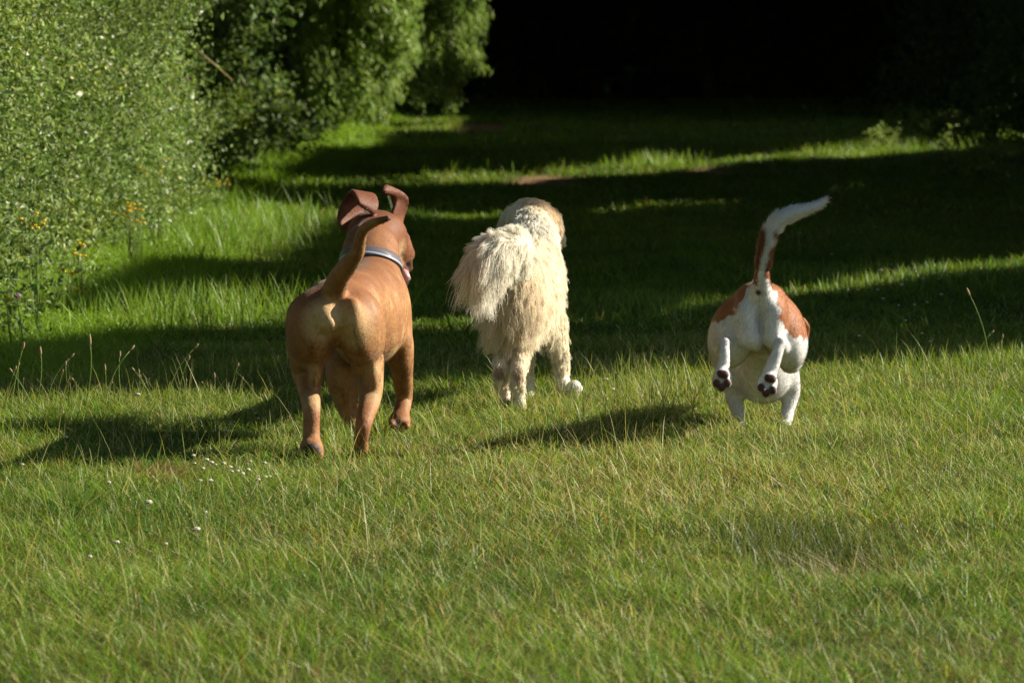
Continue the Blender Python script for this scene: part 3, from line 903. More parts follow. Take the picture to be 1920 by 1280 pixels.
for p in ((585, 782, 13.08), (680, 805, 13.10)): C1 = blend(C1, near(V1, P(*p), .055) * .65, lin(130, 84, 56))
C1 = blend(C1, near(V1, P(735, 480, 14.36), .09) * .6, pale)
C1 = blend(C1, near(V1, P(722, 655, 13.75), .06) * .6, lin(214, 180, 120))
for p, r in (((694, 640, 13.25), .05), ((745, 600, 13.9), .045), ((754, 695, 13.9), .04), ((750, 738, 13.95), .03), ((706, 540, 13.6), .06), ((600, 690, 13.2), .03), ((560, 660, 13.15), .06)):
    C1 = blend(C1, near(V1, P(*p), r, .9) * .5, lin(112, 68, 40))
C1 = blend(C1, near(V1, P(630, 562, 13.04), .032) * .9, lin(80, 48, 38))
C1 = blend(C1, near(V1, P(727, 409, 12.80), .06) * .6, deep)
for p, r in (((768, 503, 14.50), .045), ((754, 510, 14.46), .045)): C1 = blend(C1, near(V1, P(*p), r) * .85, lin(60, 34, 28))
ear = np.clip((V1[:, 2] - P(700, 412, 14.4)[2]) / .03, 0, 1) * (V1[:, 1] > 14.15)
C1 = blend(C1, ear * .7, lin(88, 45, 25))
padc = lin(52, 38, 34)
for p, r in (((584, 846, 13.02), .042), ((746, 799, 13.90), .032), ((757, 800, 13.90), .022), ((748, 764, 13.92), .014)):
    C1 = blend(C1, near(V1, P(*p), r, .35) * np.clip(-n1[:, 1] * 2 + .3, 0, 1), padc)
for p in ((567, 856, 13.06), (577, 861, 13.04), (590, 861, 13.04), (600, 855, 13.06), (668, 858, 13.20), (682, 859, 13.20)):
    C1 = blend(C1, near(V1, P(*p), .012), lin(60, 44, 36))
D1 = tag(empty('mastiff', (*P(640, 855, 13.5)[:2], 0)), 'stocky tan mastiff with smooth coat, flung-up ears and a leather collar running away', 'dog')
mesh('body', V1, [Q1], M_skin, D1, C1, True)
bk = nrm(np.array([.1, -1.0, -.25]))
def comb1(p, n):
    t = bk - n * (n @ bk)[:, None]
    return nrm(t + np.array([0, 0, -.25]))
fur('fur', D1, V1, Q1, C1 * 1.05, 140000, 3, lambda p, n: np.full(len(p), .010), comb1, M_hair, gravity=.02, r0=.0006, r1=.0003, jit=.10, clumps=12000, clump=.35, cj=.17, lift=.16)
# collar: a leather band round the neck with a pale stripe along its lower edge
ax = nrm(np.array([.13, .40, .91]))
def band(skin, c, ax, half, lift, name, mat, parent, lower=0.0, n=72, prof=None):
    a = nrm(np.cross(ax, [0, 1, .3])); b = np.cross(ax, a)
    th = np.arange(n) / n * 2 * np.pi
    dirs = np.cos(th)[:, None] * a + np.sin(th)[:, None] * b
    rows = []
    for off, lf in prof:
        cc = c + ax * off
        rr = np.linspace(.03, .16, 140)
        d = skin.at(cc + dirs[:, None] * rr[None, :, None])
        k = (d < 0)
        last = np.array([rr[np.argmax(~row)] if (~row).any() else .1 for row in k])
        for _ in range(3): last = (np.roll(last, 1) + last * 2 + np.roll(last, -1)) / 4
        rows.append(cc + dirs * (last + lf)[:, None])
    Vv = np.concatenate(rows); m = len(rows)
    i = np.arange(m)[:, None] * n; j = np.arange(n)[None, :]
    Qq = np.stack([i + j, i + (j + 1) % n, (i + n + (j + 1) % n) % (m * n), (i + n + j) % (m * n)], -1).reshape(-1, 4)
    mb = MB().add(Vv, Qq)
    return mb.build(name, mat, parent)
cc = P(689, 492, 14.15)
COL = band(S1, cc, ax, .02, .004, 'collar', M_collar, D1, prof=[(-.025, .001), (-.025, .008), (-.018, .0095), (.018, .0095), (.025, .008), (.025, .001)])
ST = band(S1, cc, ax, .02, .004, 'stripe', M_stripe, None, prof=[(-.022, .008), (-.022, .0115), (-.008, .0115), (-.008, .008)])
ST.parent = COL; ST.matrix_parent_inverse = COL.matrix_world.inverted()
ST.location = (0, 0, 0)
for v in ST.data.vertices: v.co -= D1.matrix_world.translation
tg = MB().tube([P(752, 506, 14.47), P(759, 512, 14.44), P(762, 522, 14.43), P(759, 532, 14.43), P(755, 538, 14.44)], [.010, .016, .018, .014, .005], 14)
tg.build('tongue', M_tongue, D1)
spot('nose', P(767, 480, 14.66), (.018, .022, .018), M_nose, D1)
spot('eye', P(759, 447, 14.54), .009, M_eye, D1)

# ------------------------------------------------------------------ the shaggy cream dog
S2 = Skin()
y2 = R(5)
S2.el((967, 532, 14.88), 50, 60, .17, y2, k=.06)
S2.el((985, 540, 15.15), 52, 68, .28, y2, k=.07)
S2.el((1003, 545, 15.45), 48, 86, .24, y2, k=.07)
S2.chain([(942, 565, 14.85, 32), (940, 615, 14.92, 22), (943, 655, 14.90, 16), (938, 692, 14.80, 12), (944, 725, 14.82, 11), (950, 744, 14.84, 12)], .03)
S2.el((950, 750, 14.83), 12, 10, .045, k=.015)
S2.chain([(984, 565, 14.85, 32), (982, 615, 14.90, 22), (978, 658, 14.86, 17), (971, 700, 14.76, 13), (971, 735, 14.76, 13), (972, 758, 14.76, 14)], .03)
S2.el((972, 764, 14.78), 15, 9, .05, k=.015)
S2.chain([(1030, 600, 15.45, 30), (1047, 655, 15.40, 18), (1054, 700, 15.42, 13), (1057, 726, 15.38, 12)], .03)
S2.chain([(1057, 726, 15.38, 12), (1068, 732, 15.34, 12), (1077, 726, 15.32, 14)], .02)
S2.chain([(985, 610, 15.45, 28), (984, 670, 15.40, 16), (990, 720, 15.40, 12), (992, 744, 15.36, 12)], .03)
S2.el((992, 750, 15.36), 13, 9, .05, k=.015)
S2.rc((1000, 500, 15.55), 50, (998, 430, 15.78), 40, .06)
S2.el((995, 412, 15.92), 44, 40, .12, R(30), k=.05)
S2.rc((1012, 420, 15.98), 26, (1041, 442, 16.12), 13, .03)
S2.strip([(1018, 398, 15.86), (1030, 410, 15.84), (1032, 430, 15.84)], [(1034, 394, 15.98), (1046, 410, 15.98), (1044, 434, 15.96)], .010)
S2.strip([(956, 404, 15.92), (946, 416, 15.92), (944, 436, 15.92)], [(962, 392, 16.02), (948, 404, 16.04), (942, 424, 16.04)], .010)
S2.chain([(975, 490, 14.76, 22), (982, 470, 14.64, 19), (975, 456, 14.54, 17), (945, 458, 14.47, 14), (922, 462, 14.45, 11), (902, 472, 14.46, 8)], .025)
V2, Q2 = S2.grow(.0075)
n2 = vnormals(V2, Q2)
cream, ctan, cwht = lin(240, 229, 204), lin(214, 190, 154), lin(243, 238, 224)
C2 = np.tile(cream, (len(V2), 1))
nz2 = noise2(V2[:, 0] * 3 + V2[:, 1], V2[:, 2] * 2, .09, 41)
C2 = blend(C2, np.clip((nz2 - .55) * 2.5, 0, 1) * .5, ctan)
C2 = blend(C2, near(V2, P(990, 560, 14.75), .16) * .3, ctan)
C2 = blend(C2, near(V2, P(1000, 430, 15.65), .16) * .8, cwht)
C2 = blend(C2, near(V2, P(1012, 385, 15.92), .15) * .6, lin(206, 172, 122))
for p in ((937, 694, 14.77), (971, 700, 14.73)): C2 = blend(C2, near(V2, P(*p), .035) * .7, lin(150, 116, 88))
C2 = blend(C2, near(V2, P(1077, 726, 15.3), .07), lin(246, 240, 226))
C2 = blend(C2, near(V2, P(951, 756, 14.79), .028), lin(90, 60, 44))
D2 = tag(empty('shaggy_dog', (*P(975, 765, 15.0)[:2], 0)), 'shaggy cream long-haired dog trotting away with its feathery tail swung left', 'dog')
mesh('body', V2, [Q2], M_skin, D2, C2 * .8, True)
tailb = np.array([P(*a) for a in ((982, 470, 14.64), (975, 456, 14.54), (945, 458, 14.47), (922, 462, 14.45), (902, 472, 14.46))])
def tail_w(p):
    d = np.min([np.linalg.norm(p - (a * (1 - t) + b * t), axis=1) for a, b in zip(tailb[:-1], tailb[1:]) for t in (0, .5, 1)], 0)
    return np.clip((.075 - d) / .03, 0, 1)
def len2(p, n):
    L = np.full(len(p), .05)
    z = p[:, 2]
    L = np.where(z < .30, .032, L)
    L = np.where(z < .10, .018, L)
    under = np.clip(-n[:, 2] + .2, 0, 1) * (z > .28) * (z < .5)
    L = L + under * .06
    rump = near(p, P(985, 570, 14.70), .17)
    L = L + rump * .07 * rng.uniform(.3, 1.2, len(p)) + near(p, P(900, 590, 14.85), .13) * .03 * rng.uniform(.2, 1.6, len(p))
    back_leg = (p[:, 1] < 15.0) * (z > .22) * (z < .42) * np.clip(-n[:, 1] - .1, 0, 1)
    L = L + back_leg * .02
    L = np.where((p[:, 1] > 15.74) & (z > .7), .034, L)
    return L
def comb2(p, n):
    c = np.array([-.05, -.55, -.75])
    t = c - n * (n @ c)[:, None]
    t = nrm(t) + np.where((p[:, 0] < P(960, 600, 14.9)[0])[:, None], np.array([-.22, 0, 0]), np.array([.12, 0, 0])) * near(p, P(962, 610, 14.75), .25)[:, None]
    up = near(p, P(1000, 420, 15.7), .2)[:, None]
    return nrm(t + up * np.array([0, 0, .5]))
tw = tail_w(V2)
fur('fur', D2, V2, Q2, C2, 150000, 7, len2, comb2, M_longhair, gravity=.55, r0=.0009, r1=.0003, mask=(1 - tw) + .02, clumps=6000, clump=.62, curl=.05, jit=.26, cj=.18)
# long loose feathering on the thighs, belly and foreleg
fm = near(V2, P(905, 590, 14.85), .13) + near(V2, P(1035, 640, 15.3), .16) + near(V2, P(1000, 640, 15.1), .14) + .8 * near(V2, P(985, 590, 14.75), .12)
fur('feathering', D2, V2, Q2, C2, 2000, 9, lambda p, n: np.where(p[:, 0] < 0, .12, .10) * rng.uniform(.4, 1.1, len(p)),
    lambda p, n: nrm(np.array([-.12, -.1, -.8]) + n * .18 + np.where((p[:, 0] < -.05)[:, None], np.array([-.02, 0, 0]), np.array([.02, 0, 0]))), M_longhair,
    gravity=.5, r0=.0009, r1=.0003, mask=fm * (V2[:, 2] > .25) + 1e-6, clumps=260, clump=.8, curl=.06, jit=.25, cj=.15)
# tail plume: short waves along the upper edge, long feathers falling from the lower one
lowm = tw * np.clip(.6 - n2[:, 2] * .5, .25, 1)
def frT(p):
    return np.clip((p[:, 0] - P(890, 470, 14.45)[0]) / (P(985, 470, 14.5)[0] - P(890, 470, 14.45)[0]), 0, 1)
def lenT(p, n):
    fr = frT(p)
    lo = np.clip(.55 - n[:, 2], 0, 1)
    return .055 + lo * (.20 * (1 - fr) ** .8 + .03) * rng.uniform(.35, 1.15, len(p))
def combT(p, n):
    fr = frT(p)[:, None]
    up = np.clip(n[:, 2:3], 0, 1)
    low = np.array([.02, -.15, -.6]) * (1 - fr) + np.array([-.7, -.2, -.35]) * fr
    top = np.array([-.6, -.05, .5])
    return nrm(low * (1 - up) + top * up + n * .25)
fur('plume', D2, V2, Q2, blend(C2, tw * .6, cwht) * 1.02, 34000, 9, lenT, combT, M_longhair, gravity=.4, r0=.0009, r1=.0003, mask=lowm, clumps=900, clump=.66, curl=.05, jit=.28, cj=.16)
spot('nose', P(1054, 448, 16.16), (.020, .028, .018), m_flat('brown_nose', lin(116, 66, 48), rough=.4, spec=.5), D2)
spot('eye', P(1036, 424, 16.10), .009, M_eye, D2)

# ------------------------------------------------------------------ the white and tan hound, hind legs off the ground
S3 = Skin()
S3.el((1424, 584, 13.78), 54, 50, .16, k=.05)
S3.el((1426, 560, 13.72), 44, 30, .12, k=.05)
S3.el((1426, 610, 13.98), 50, 54, .24, R(1), R(-10), k=.04)
S3.el((1431, 668, 14.20), 56, 82, .20, R(2), R(-6), k=.04)
S3.el((1432, 700, 14.20), 52, 52, .15, k=.04)
S3.el((1375, 622, 13.79), 45, 70, .15, roll=R(-17), k=.022)
S3.el((1470, 622, 13.79), 42, 72, .15, roll=R(15), k=.022)
S3.rc((1352, 650, 13.90), 24, (1350, 676, 13.93), 17, .025)
S3.rc((1489, 650, 13.90), 24, (1486, 676, 13.93), 20, .025)
S3.chain([(1353, 678, 13.90, 17), (1356, 652, 13.68, 12), (1359, 641, 13.56, 8)], .016)
S3.chain([(1359, 641, 13.56, 8), (1358, 665, 13.54, 10.5), (1355, 692, 13.53, 13)], .012)
S3.el((1354, 710, 13.51), 19, 23, .035, k=.012)
S3.chain([(1482, 680, 13.90, 20), (1470, 656, 13.68, 13), (1464, 642, 13.56, 9)], .016)
S3.chain([(1464, 642, 13.56, 9), (1456, 665, 13.54, 11.5), (1444, 698, 13.53, 13.5)], .012)
S3.el((1439, 720, 13.51), 19, 24, .035, roll=R(-14), k=.012)
for q, (x, y) in enumerate(((1343, 718), (1353, 726), (1364, 718), (1351, 700), (1359, 702))): S3.el((x, y, 13.473), 8, 9, .016, k=.008)
for q, (x, y) in enumerate(((1427, 726), (1436, 737), (1449, 731), (1440, 708), (1448, 710))): S3.el((x, y, 13.473), 8, 9, .016, k=.008)
S3.chain([(1388, 690, 14.18, 27), (1377, 735, 14.22, 18), (1382, 765, 14.20, 13), (1390, 788, 14.17, 12)], .03)
S3.el((1392, 797, 14.13), 13, 8, .045, k=.012)
S3.chain([(1470, 690, 14.18, 27), (1483, 730, 14.22, 18), (1478, 765, 14.20, 13), (1474, 788, 14.17, 12)], .03)
S3.el((1473, 796, 14.13), 13, 8, .045, k=.012)
S3.el((1398, 588, 13.64), 18, 18, .04, k=.05)                               # seat bones
S3.el((1454, 588, 13.64), 18, 18, .04, k=.05)
S3.el((1402, 620, 13.64), 22, 34, .05, k=.03)
S3.el((1448, 620, 13.64), 22, 34, .05, k=.03)
S3.el((1418, 645, 13.70), 11, 15, .035, k=.02)
S3.cut((1424, 562, 13.60), 4, (1424, 640, 13.63), 6, .025)
S3.el((1418, 632, 13.64), 10, 26, .03, roll=R(4), k=.02)
S3.rc((1430, 660, 14.28), 50, (1436, 640, 14.42), 40, .05)
S3.el((1440, 640, 14.54), 40, 36, .11, k=.04)
S3.rc((1441, 650, 14.64), 24, (1443, 662, 14.76), 17, .03)
S3.strip([(1474, 606, 14.54), (1500, 598, 14.52), (1513, 612, 14.52)], [(1476, 634, 14.60), (1500, 632, 14.56), (1513, 630, 14.54)], .008)
S3.strip([(1408, 616, 14.54), (1392, 616, 14.54), (1380, 632, 14.54)], [(1406, 640, 14.60), (1390, 640, 14.58), (1380, 650, 14.56)], .008)
S3.chain([(1427, 545, 13.62, 21), (1428, 520, 13.58, 15.5), (1431, 490, 13.56, 12), (1437, 455, 13.54, 13), (1450, 424, 13.53, 13), (1472, 406, 13.52, 11.5), (1505, 395, 13.52, 7.5), (1528, 386, 13.52, 5), (1542, 376, 13.52, 2.5)], .025)
V3, Q3 = S3.grow(.0055)
n3 = vnormals(V3, Q3)
x3, y3 = topix(V3)
white, brown, dbrown = lin(206, 204, 199), lin(146, 92, 56), lin(104, 62, 40)
C3 = np.tile(white, (len(V3), 1))
C3 = blend(C3, np.clip(near(V3, P(1420, 660, 13.85), .17) * .8, 0, 1), lin(186, 166, 150))  # bare groin skin, toned darker to paint in the shade there
edge = (noise2(x3, y3, 9, 51) - .5) * 14 + (noise2(x3, y3, 2.2, 52) - .5) * 7
edge = edge * np.where(y3 < 522, .25, 1.0)
soft = lambda v: np.clip(v / 3.0 + .5, 0, 1)
def patch(poly_l, poly_r, ymin, ymax):
    """Between two outlines given as x at rows y (a coat patch wrapping round the body)."""
    a = np.interp(y3, *zip(*[(q[1], q[0]) for q in poly_l])) + edge; b = np.interp(y3, *zip(*[(q[1], q[0]) for q in poly_r])) + edge
    return soft(np.minimum(np.minimum(x3 - a, b - x3), np.minimum(y3 - ymin - edge, ymax + edge - y3)))
rearw = (V3[:, 1] < 14.15)
pL = patch([(1300, 530), (1300, 610)], [(1420, 515), (1412, 532), (1398, 548), (1386, 572), (1372, 590), (1348, 602)], 512, 604) * rearw
pR = patch([(1434, 512), (1441, 526), (1450, 545), (1462, 580), (1464, 600), (1480, 622), (1486, 634)], [(1560, 530), (1560, 630)], 510, 632) * rearw
tl = patch([(1300, 450), (1300, 530)], [(1433, 455), (1431, 475), (1425, 500), (1420, 515), (1416, 532)], 440, 532) * rearw
tr = patch([(1447, 462), (1438, 486), (1434, 515), (1437, 530)], [(1560, 450), (1560, 530)], 446, 532) * rearw
topb = (n3[:, 2] > .25) * (V3[:, 1] > 13.78) * (V3[:, 1] < 14.3) * np.clip((V3[:, 2] - .40) / .02, 0, 1)
for w_ in (pL, pR, tl, tr, topb): C3 = blend(C3, w_, brown)
C3 = blend(C3, np.maximum(tl, tr) * .55, dbrown)
C3 = blend(C3, near(V3, P(1377, 690, 13.95), .03, .3), lin(128, 76, 52))
hd = np.clip((V3[:, 1] - 14.40) / .05, 0, 1); C3 = blend(C3, hd * (np.abs(V3[:, 0] - P(1440, 640, 14.55)[0]) > .03), brown)
pinkpad = lin(84, 54, 48)
for (x, y) in ((1343, 718), (1353, 726), (1364, 718), (1351, 700), (1359, 702), (1427, 726), (1436, 737), (1449, 731), (1440, 708), (1448, 710)):
    C3 = blend(C3, near(V3, P(x, y, 13.462), 0.021, .4) * np.clip(-n3[:, 1] * 3, 0, 1), pinkpad)
C3 = blend(C3, near(V3, P(1422, 548, 13.58), .016), lin(84, 50, 44))
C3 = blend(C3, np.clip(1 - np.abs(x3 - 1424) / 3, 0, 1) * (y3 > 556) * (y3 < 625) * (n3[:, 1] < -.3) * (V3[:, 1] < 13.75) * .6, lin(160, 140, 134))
D3 = tag(empty('hound', (*P(1430, 795, 14.0)[:2], 0)), 'white and tan hound bounding away, white tail raised, hind paws showing dark pads', 'dog')
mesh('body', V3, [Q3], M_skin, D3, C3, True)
tail3 = np.array([P(*a) for a in ((1432, 482, 13.56), (1437, 455, 13.54), (1450, 424, 13.53), (1472, 405, 13.52), (1505, 394, 13.52), (1546, 372, 13.52))])
tdir = nrm(np.gradient(tail3, axis=0))
def near_tail(p):
    d = np.stack([np.linalg.norm(p - a, axis=1) for a in tail3], 1)
    return d.min(1) < .06, tdir[d.argmin(1)]
def comb3(p, n):
    c = np.array([0, -.8, -.5]); t = nrm(c - n * (n @ c)[:, None])
    k, d = near_tail(p)
    return np.where(k[:, None], d * 1.3, t)
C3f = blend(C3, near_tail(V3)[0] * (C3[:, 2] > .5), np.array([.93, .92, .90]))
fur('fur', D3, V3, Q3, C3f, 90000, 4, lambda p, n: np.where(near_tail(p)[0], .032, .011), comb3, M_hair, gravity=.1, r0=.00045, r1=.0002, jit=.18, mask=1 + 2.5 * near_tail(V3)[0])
spot('nose', P(1444, 660, 14.81), (.018, .02, .015), M_nose, D3)
for ex in (1424, 1460): spot('eye', P(ex, 634, 14.64), .009, M_eye, D3)

# ================================================================== single plants one can count
def place_copy(src, loc, rz, sc, label, group):
    c = src.copy(); col.objects.link(c)
    c.location = loc; c.rotation_euler = (0, 0, rz); c.scale = (sc, sc, sc)
    c['label'] = label; c['group'] = group
    for ch in src.children:
        d = ch.copy(); col.objects.link(d); d.parent = c
    return c

# --- ribwort plantain and grass stalks that stand out against the shade
def make_plantain(v):
    root = empty('plantain', (0, 0, 0))
    h = .30
    lean, bend = ((.04, .03), (-.05, .04), (.09, -.05), (-.10, -.06), (.02, .12))[v]
    t = np.linspace(0, 1, 8)[:, None]
    p = np.concatenate([lean * t + bend * t ** 2.5, .02 * np.sin(t * 3 + v), h * t], 1)
    MB().tube(p, np.linspace(.0034, .0022, 8), 5, lin(128, 146, 76)).build('stem', M_grass, root)
    d = nrm(p[-1] - p[-2])
    m = MB()
    tt = np.linspace(0, 1, 9)
    prof = np.sin(np.clip(tt * .9 + .08, 0, 1) * np.pi) ** .6
    q = p[-1] + d * (tt[:, None] * (.035 if v != 2 else .05)) - d * .004
    m.tube(q, .0058 * prof + .0009, 7, lin(160, 136, 100))
    for a in range(22):
        u = rng.uniform(.15, .85); n = nrm(rng.normal(size=3))
        m.ball(p[-1] + d * .035 * u + n * .0048, .0011, lin(196, 186, 156), 5, 3)
    m.build('seed_head', M_straw, root)
    return root
PL = [make_plantain(v) for v in range(5)]
sp = []   # (x of foot, y of foot, y of tip, label)
for x, yt in ((22, 655), (40, 690), (62, 668), (72, 702), (90, 675), (97, 705), (133, 690), (155, 646), (170, 720), (195, 660), (200, 722), (224, 672), (178, 700), (300, 700), (262, 722),
              (116, 730), (140, 722), (182, 735), (232, 725), (325, 655), (338, 680), (360, 724), (385, 715), (402, 728), (425, 732), (438, 694), (456, 720), (475, 735), (515, 744), (536, 738), (12, 700), (50, 722), (250, 708), (288, 716)):
    sp.append((x + rng.normal(0, 5), 768 + rng.uniform(-8, 16), yt - 14, 'brown-tipped plantain stalk in the ragged row against the shade left of mastiff', 'plantain stalks left of the mastiff'))
for x, yt in ((1220, 666), (1112, 716), (1290, 700), (1180, 712)):
    sp.append((x, 738, yt, 'thin plantain stalk in the dark tuft between the shaggy dog and the hound', 'plantain stalks between the dogs'))
for x, yt, lb in ((1843, 535, 'tallest plantain stalk in the picture, rising alone into the shade right of the hound'),
                  (1812, 618, 'plantain stalk with pale head leaning beside the tallest stalk'), (1568, 672, 'short plantain stalk with reddish head just right of the hound')):
    sp.append((x + 14, 700, yt, lb, 'plantain stalks right of the hound'))
for x, yt in ((1882, 626), (1868, 640), (1898, 648), (1908, 660), (1915, 640), (1778, 680), (1700, 678), (1640, 690)):
    sp.append((x, 712, yt, 'plantain stalk in the loose row at the right edge of the sunlit grass', 'plantain stalks right of the hound'))
for k, (x, yb, yt, lb, gp) in enumerate(sp):
    g = G(x, yb); g[2] = gz(g[0], g[1])
    h = (P(x, yt, g[1])[2] - g[2])
    src = PL[k % 5]
    sc = max(h, .06) / .33
    if k < 5:
        src.location = g; src.rotation_euler = (0, 0, 0); src.scale = (min(sc, .75), min(sc, .75), sc)
        tag(src, lb, 'wild plant', gp)
    else:
        c = place_copy(src, g, rng.uniform(-.6, .6), sc, lb, gp); c['category'] = 'wild plant'; c.scale = (min(sc, .75), min(sc, .75), sc)

# --- white clover heads
def make_clover():
    root = empty('clover_flower', (0, 0, 0))
    MB().tube([(0, 0, 0), (.004, .002, .03), (.002, 0, .058)], [.0011, .001, .001], 5, lin(112, 132, 66)).build('stem', M_grass, root)
    m = MB()
    for k in range(46):
        z = 1 - 1.5 * (k + .5) / 46; a = k * 2.39996
        r = math.sqrt(max(0, 1 - z * z))
        d = np.array([r * math.cos(a), r * math.sin(a), z])
        c = (lin(232, 226, 208) if z > .0 else lin(176, 150, 122)) * rng.uniform(.75, 1.1)
        m.tube([np.array([.002, 0, .064]) + d * .003, np.array([.002, 0, .064]) + d * np.array([.0105, .0105, .007]) * rng.uniform(.8, 1.15) + [0, 0, .001]], [.0016, .0022], 4, c)
    m.build('head', M_petal, root)
    return root
CL = make_clover()
cl = []
L1 = 'white clover flower in the loose cluster between dead tuft and mastiff'
for x, y in ((362, 853), (388, 862), (396, 866), (405, 864), (380, 878), (433, 872), (436, 880), (446, 880), (470, 858), (497, 862), (465, 882), (455, 890), (420, 870), (505, 888), (497, 893), (518, 885), (396, 905), (375, 902), (483, 889), (365, 864), (485, 897)):
    cl.append((x, y, 0.75, L1, 'white clover flowers left of the mastiff'))
for x, y, s, lb in ((278, 955, 1.2, 'large white clover flower on its own below the dead tuft'), (368, 998, 1.15, 'big clover flower with browning lower petals, alone in the open grass'),
                    (259, 745, 1.05, 'white clover flower raised high among the plantain stalks'), (123, 824, .8, 'small white clover flower alone in the bright grass far from the cluster'),
                    (220, 1018, .85, 'white clover flower low in the grass, nearest the bottom on the open side'), (386, 953, .8, 'half-hidden clover flower between the large one and the path of the mastiff'),
                    (1150, 735, .9, 'clover flower at the foot of the dark tuft beyond the shaggy dog')):
    cl.append((x, y, s, lb, 'single white clover flowers'))
L2 = 'small clover flower in the short grass left of the mastiff, well apart from the cluster'
for x, y in ((312, 1010), (205, 905), (430, 785), (485, 772), (506, 790), (425, 804), (480, 762), (208, 780), (168, 1040), (42, 866)):
    cl.append((x, y, .7, L2, 'scattered white clover flowers'))
L3 = 'pale clover flower on the lit bar of grass right of the hound'
for x, y in ((1638, 530), (1690, 523), (1646, 541), (1690, 537), (1805, 515), (1855, 505), (1650, 508), (1760, 520), (1730, 525)):
    cl.append((x, y, 1.05, L3, 'clover flowers on the far lit bar'))
L4 = 'dim clover flower in the shade beyond the hound'
for x, y in ((1655, 556), (1685, 565), (1715, 568), (1738, 560), (1765, 552), (1697, 598), (1728, 622), (1744, 640), (1610, 630), (1672, 490), (1560, 470), (1590, 450), (1500, 430), (1640, 410), (1600, 420), (1120, 668), (1130, 690), (1095, 684), (1135, 712)):
    cl.append((x, y, .9, L4, 'clover flowers in the shade'))
for k, (x, y, s, lb, gp) in enumerate(cl):
    g = G(x, y + 26); g[2] = gz(g[0], g[1])
    if k == 0:
        CL.location = g; CL.scale = (s,) * 3; tag(CL, lb, 'clover flower', gp)
    else:
        c = place_copy(CL, g, rng.uniform(0, 6), s * rng.uniform(.75, 1.1), lb, gp); c['category'] = 'clover flower'

# --- yellow ragwort along the foot of the hedge
def make_ragwort(label, x, y, Y, w, n):
    c = P(x, y, min(Y, 2.36 * FPX / (960 - x)))
    root = tag(empty('ragwort', (c[0], c[1], 0)), label, 'wild flower', 'yellow ragwort along the hedge')
    m = MB(); f = MB()
    base = np.array([c[0], c[1] + .03, -.02])
    for k in range(n):
        h = c + np.array([rng.normal(0, w), rng.normal(0, .03), rng.normal(0, w * .7)])
        mid = base * .35 + h * .65; mid[2] -= .04
        m.tube([base, mid, h], [.0026, .002, .0012], 5, lin(120, 140, 70))
        for a in range(8):
            d = np.array([math.cos(a * .785), math.sin(a * .785), .3])
            f.tube([h, h + d * .011], [.0055, .0035], 4, lin(240, 204, 40))
        f.ball(h + [0, 0, .003], (.007, .007, .005), lin(216, 156, 30), 7, 4)
    m.build('stem', M_grass, root); f.build('flower_head', M_petal, root)
for a in (('ragwort with the largest yellow cluster, halfway along the sunlit hedge', 246, 393, 31.5, .055, 18), ('small yellow ragwort just beneath the largest cluster', 262, 415, 30.4, .03, 7),
          ('ragwort with a loose yellow cluster at the left part of the hedge', 68, 422, 24.5, .045, 9), ('bright yellow ragwort low in the long grass before the hedge', 149, 468, 24.6, .03, 9),
          ('orange-yellow ragwort at the far end of the sunlit hedge', 404, 342, 34.0, .05, 14), ('little yellow ragwort below the far end of the hedge', 407, 400, 30.6, .016, 4),
          ('faded brownish ragwort high on the hedge face', 292, 318, 33.0, .06, 11), ('dull ragwort in the shadow edge at the hedge foot', 126, 514, 21.8, .025, 6),
          ('brownish ragwort drooping at the shadow edge', 148, 545, 21.0, .022, 6), ('single yellow ragwort head at the extreme left of the verge', 20, 562, 20.0, .012, 3)):
    make_ragwort(*a)
def make_thistle(label, x, y, Y):
    c = P(x, y, min(Y, 2.36 * FPX / (960 - x)))
    root = tag(empty('thistle_flower', (c[0], c[1], 0)), label, 'wild flower')
    MB().tube([(c[0] + .03, c[1], -.02), (c[0] + .01, c[1], c[2] * .6), c], [.004, .003, .002], 5, lin(92, 116, 60)).build('stem', M_grass, root)
    m = MB()
    for k in range(26):
        d = nrm(rng.normal(size=3) * np.array([1, 1, .6]) + [0, 0, .7])
        m.tube([c, c + d * .016], [.003, .0015], 4, lin(196, 120, 186))
    m.build('flower_head', M_petal, root)
make_thistle('mauve flower head low on the verge at the extreme left', 33, 556, 20.2)
make_thistle('pinkish bramble flower poking from the end of the sunlit hedge', 352, 152, 33.6)

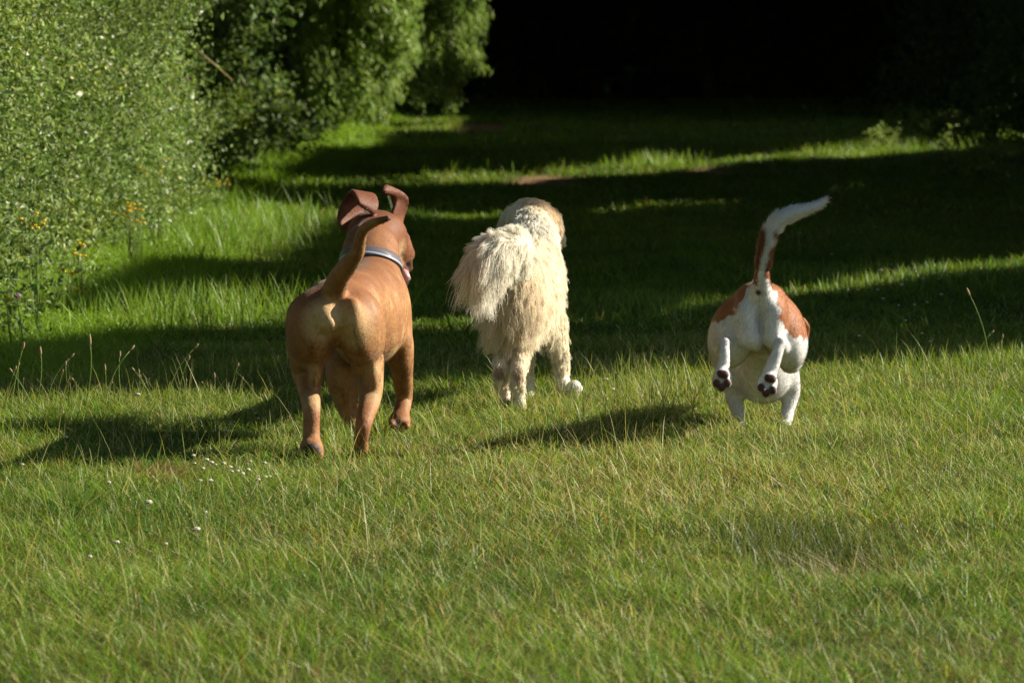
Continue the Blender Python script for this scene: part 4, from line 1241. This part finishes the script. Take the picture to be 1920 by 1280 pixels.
# --- a torn-up tuft of dead grass, and dry stalks leaning out of a hollow
def straw_heap(name, label, x, y, n, sx, sy, h, lean, c0, c1, w, ang):
    g = G(x, y); g[2] = gz(g[0], g[1])
    root = tag(empty(name, g), label, 'dead grass')
    B = np.stack([g[0] + rng.normal(0, sx, n), g[1] + rng.normal(0, sy, n), np.full(n, g[2] - .005)], 1)
    t = rng.random(n)[:, None]
    c = (c0 * t + c1 * (1 - t))
    V, Q, T, C = blades(B, rng.uniform(.3, 1.0, n) * h, w * rng.uniform(.6, 1.5, n), ang + rng.normal(0, .9, n), rng.uniform(*lean, n), rng.uniform(.2, 1.2, n), c * .8, c)
    mesh('stalks', V, [Q, T], M_straw, root, C)
straw_heap('dead_grass_tuft', 'brown torn-up tuft of dead grass lying in the mastiff\'s shadow', 298, 900, 420, .07, .11, .075, (.4, 2.0), lin(112, 82, 48), lin(176, 142, 92), .0026, 0.6)
straw_heap('dry_stalk_clump', 'clump of pale dry stalks leaning left out of a small bare hollow', 1585, 1074, 150, .07, .12, .14, (.2, 1.2), lin(160, 146, 104), lin(84, 70, 46), .0030, math.pi)

# --- tall weeds on the right bank, and at the end of the lit bar
def tall_weed(label, x, ytop, ybase, n, spread):
    g = G(x, ybase)
    root = tag(empty('tall_weed', g), label, 'weed', 'tall weeds on the right bank')
    H = P(x, ytop, g[1])[2]
    m = MB(); LC_ = []
    for k in range(n):
        b = g + np.array([rng.normal(0, spread), rng.normal(0, spread), -.03])
        top = b + np.array([rng.normal(0, spread * .8), rng.normal(0, .05), H * rng.uniform(.6, 1.05)])
        t = np.linspace(0, 1, 6)[:, None]
        p = b * (1 - t) + top * t + np.array([.05, 0, 0]) * np.sin(t * 3)
        m.tube(p, np.linspace(.006, .002, 6), 5, lin(120, 136, 80))
        u = rng.uniform(.15, 1, 60)[:, None]
        LC_.append(b * (1 - u) + top * u + rng.normal(size=(60, 3)) * .05)
    m.build('stems', M_grass, root)
    C = np.concatenate(LC_)
    V, F, cl_ = leaves(C, .075 * rng.uniform(.5, 1.4, len(C)), leaf_cols(len(C), lin(104, 128, 62), lin(150, 160, 96)), aspect=.4, up=(.2, -.2, .5))
    mesh('leaves', V, [F], M_leaf, root, cl_)
tall_weed('bushy clump of tall seeding weeds at the right end of the far lit bar', 1800, 200, 270, 34, .34)
tall_weed('few thin weeds standing in the lit bar left of the bushy clump', 1665, 232, 285, 7, .2)
tall_weed('weeds in half shade below the bushy clump at the right bank', 1850, 280, 345, 10, .22)
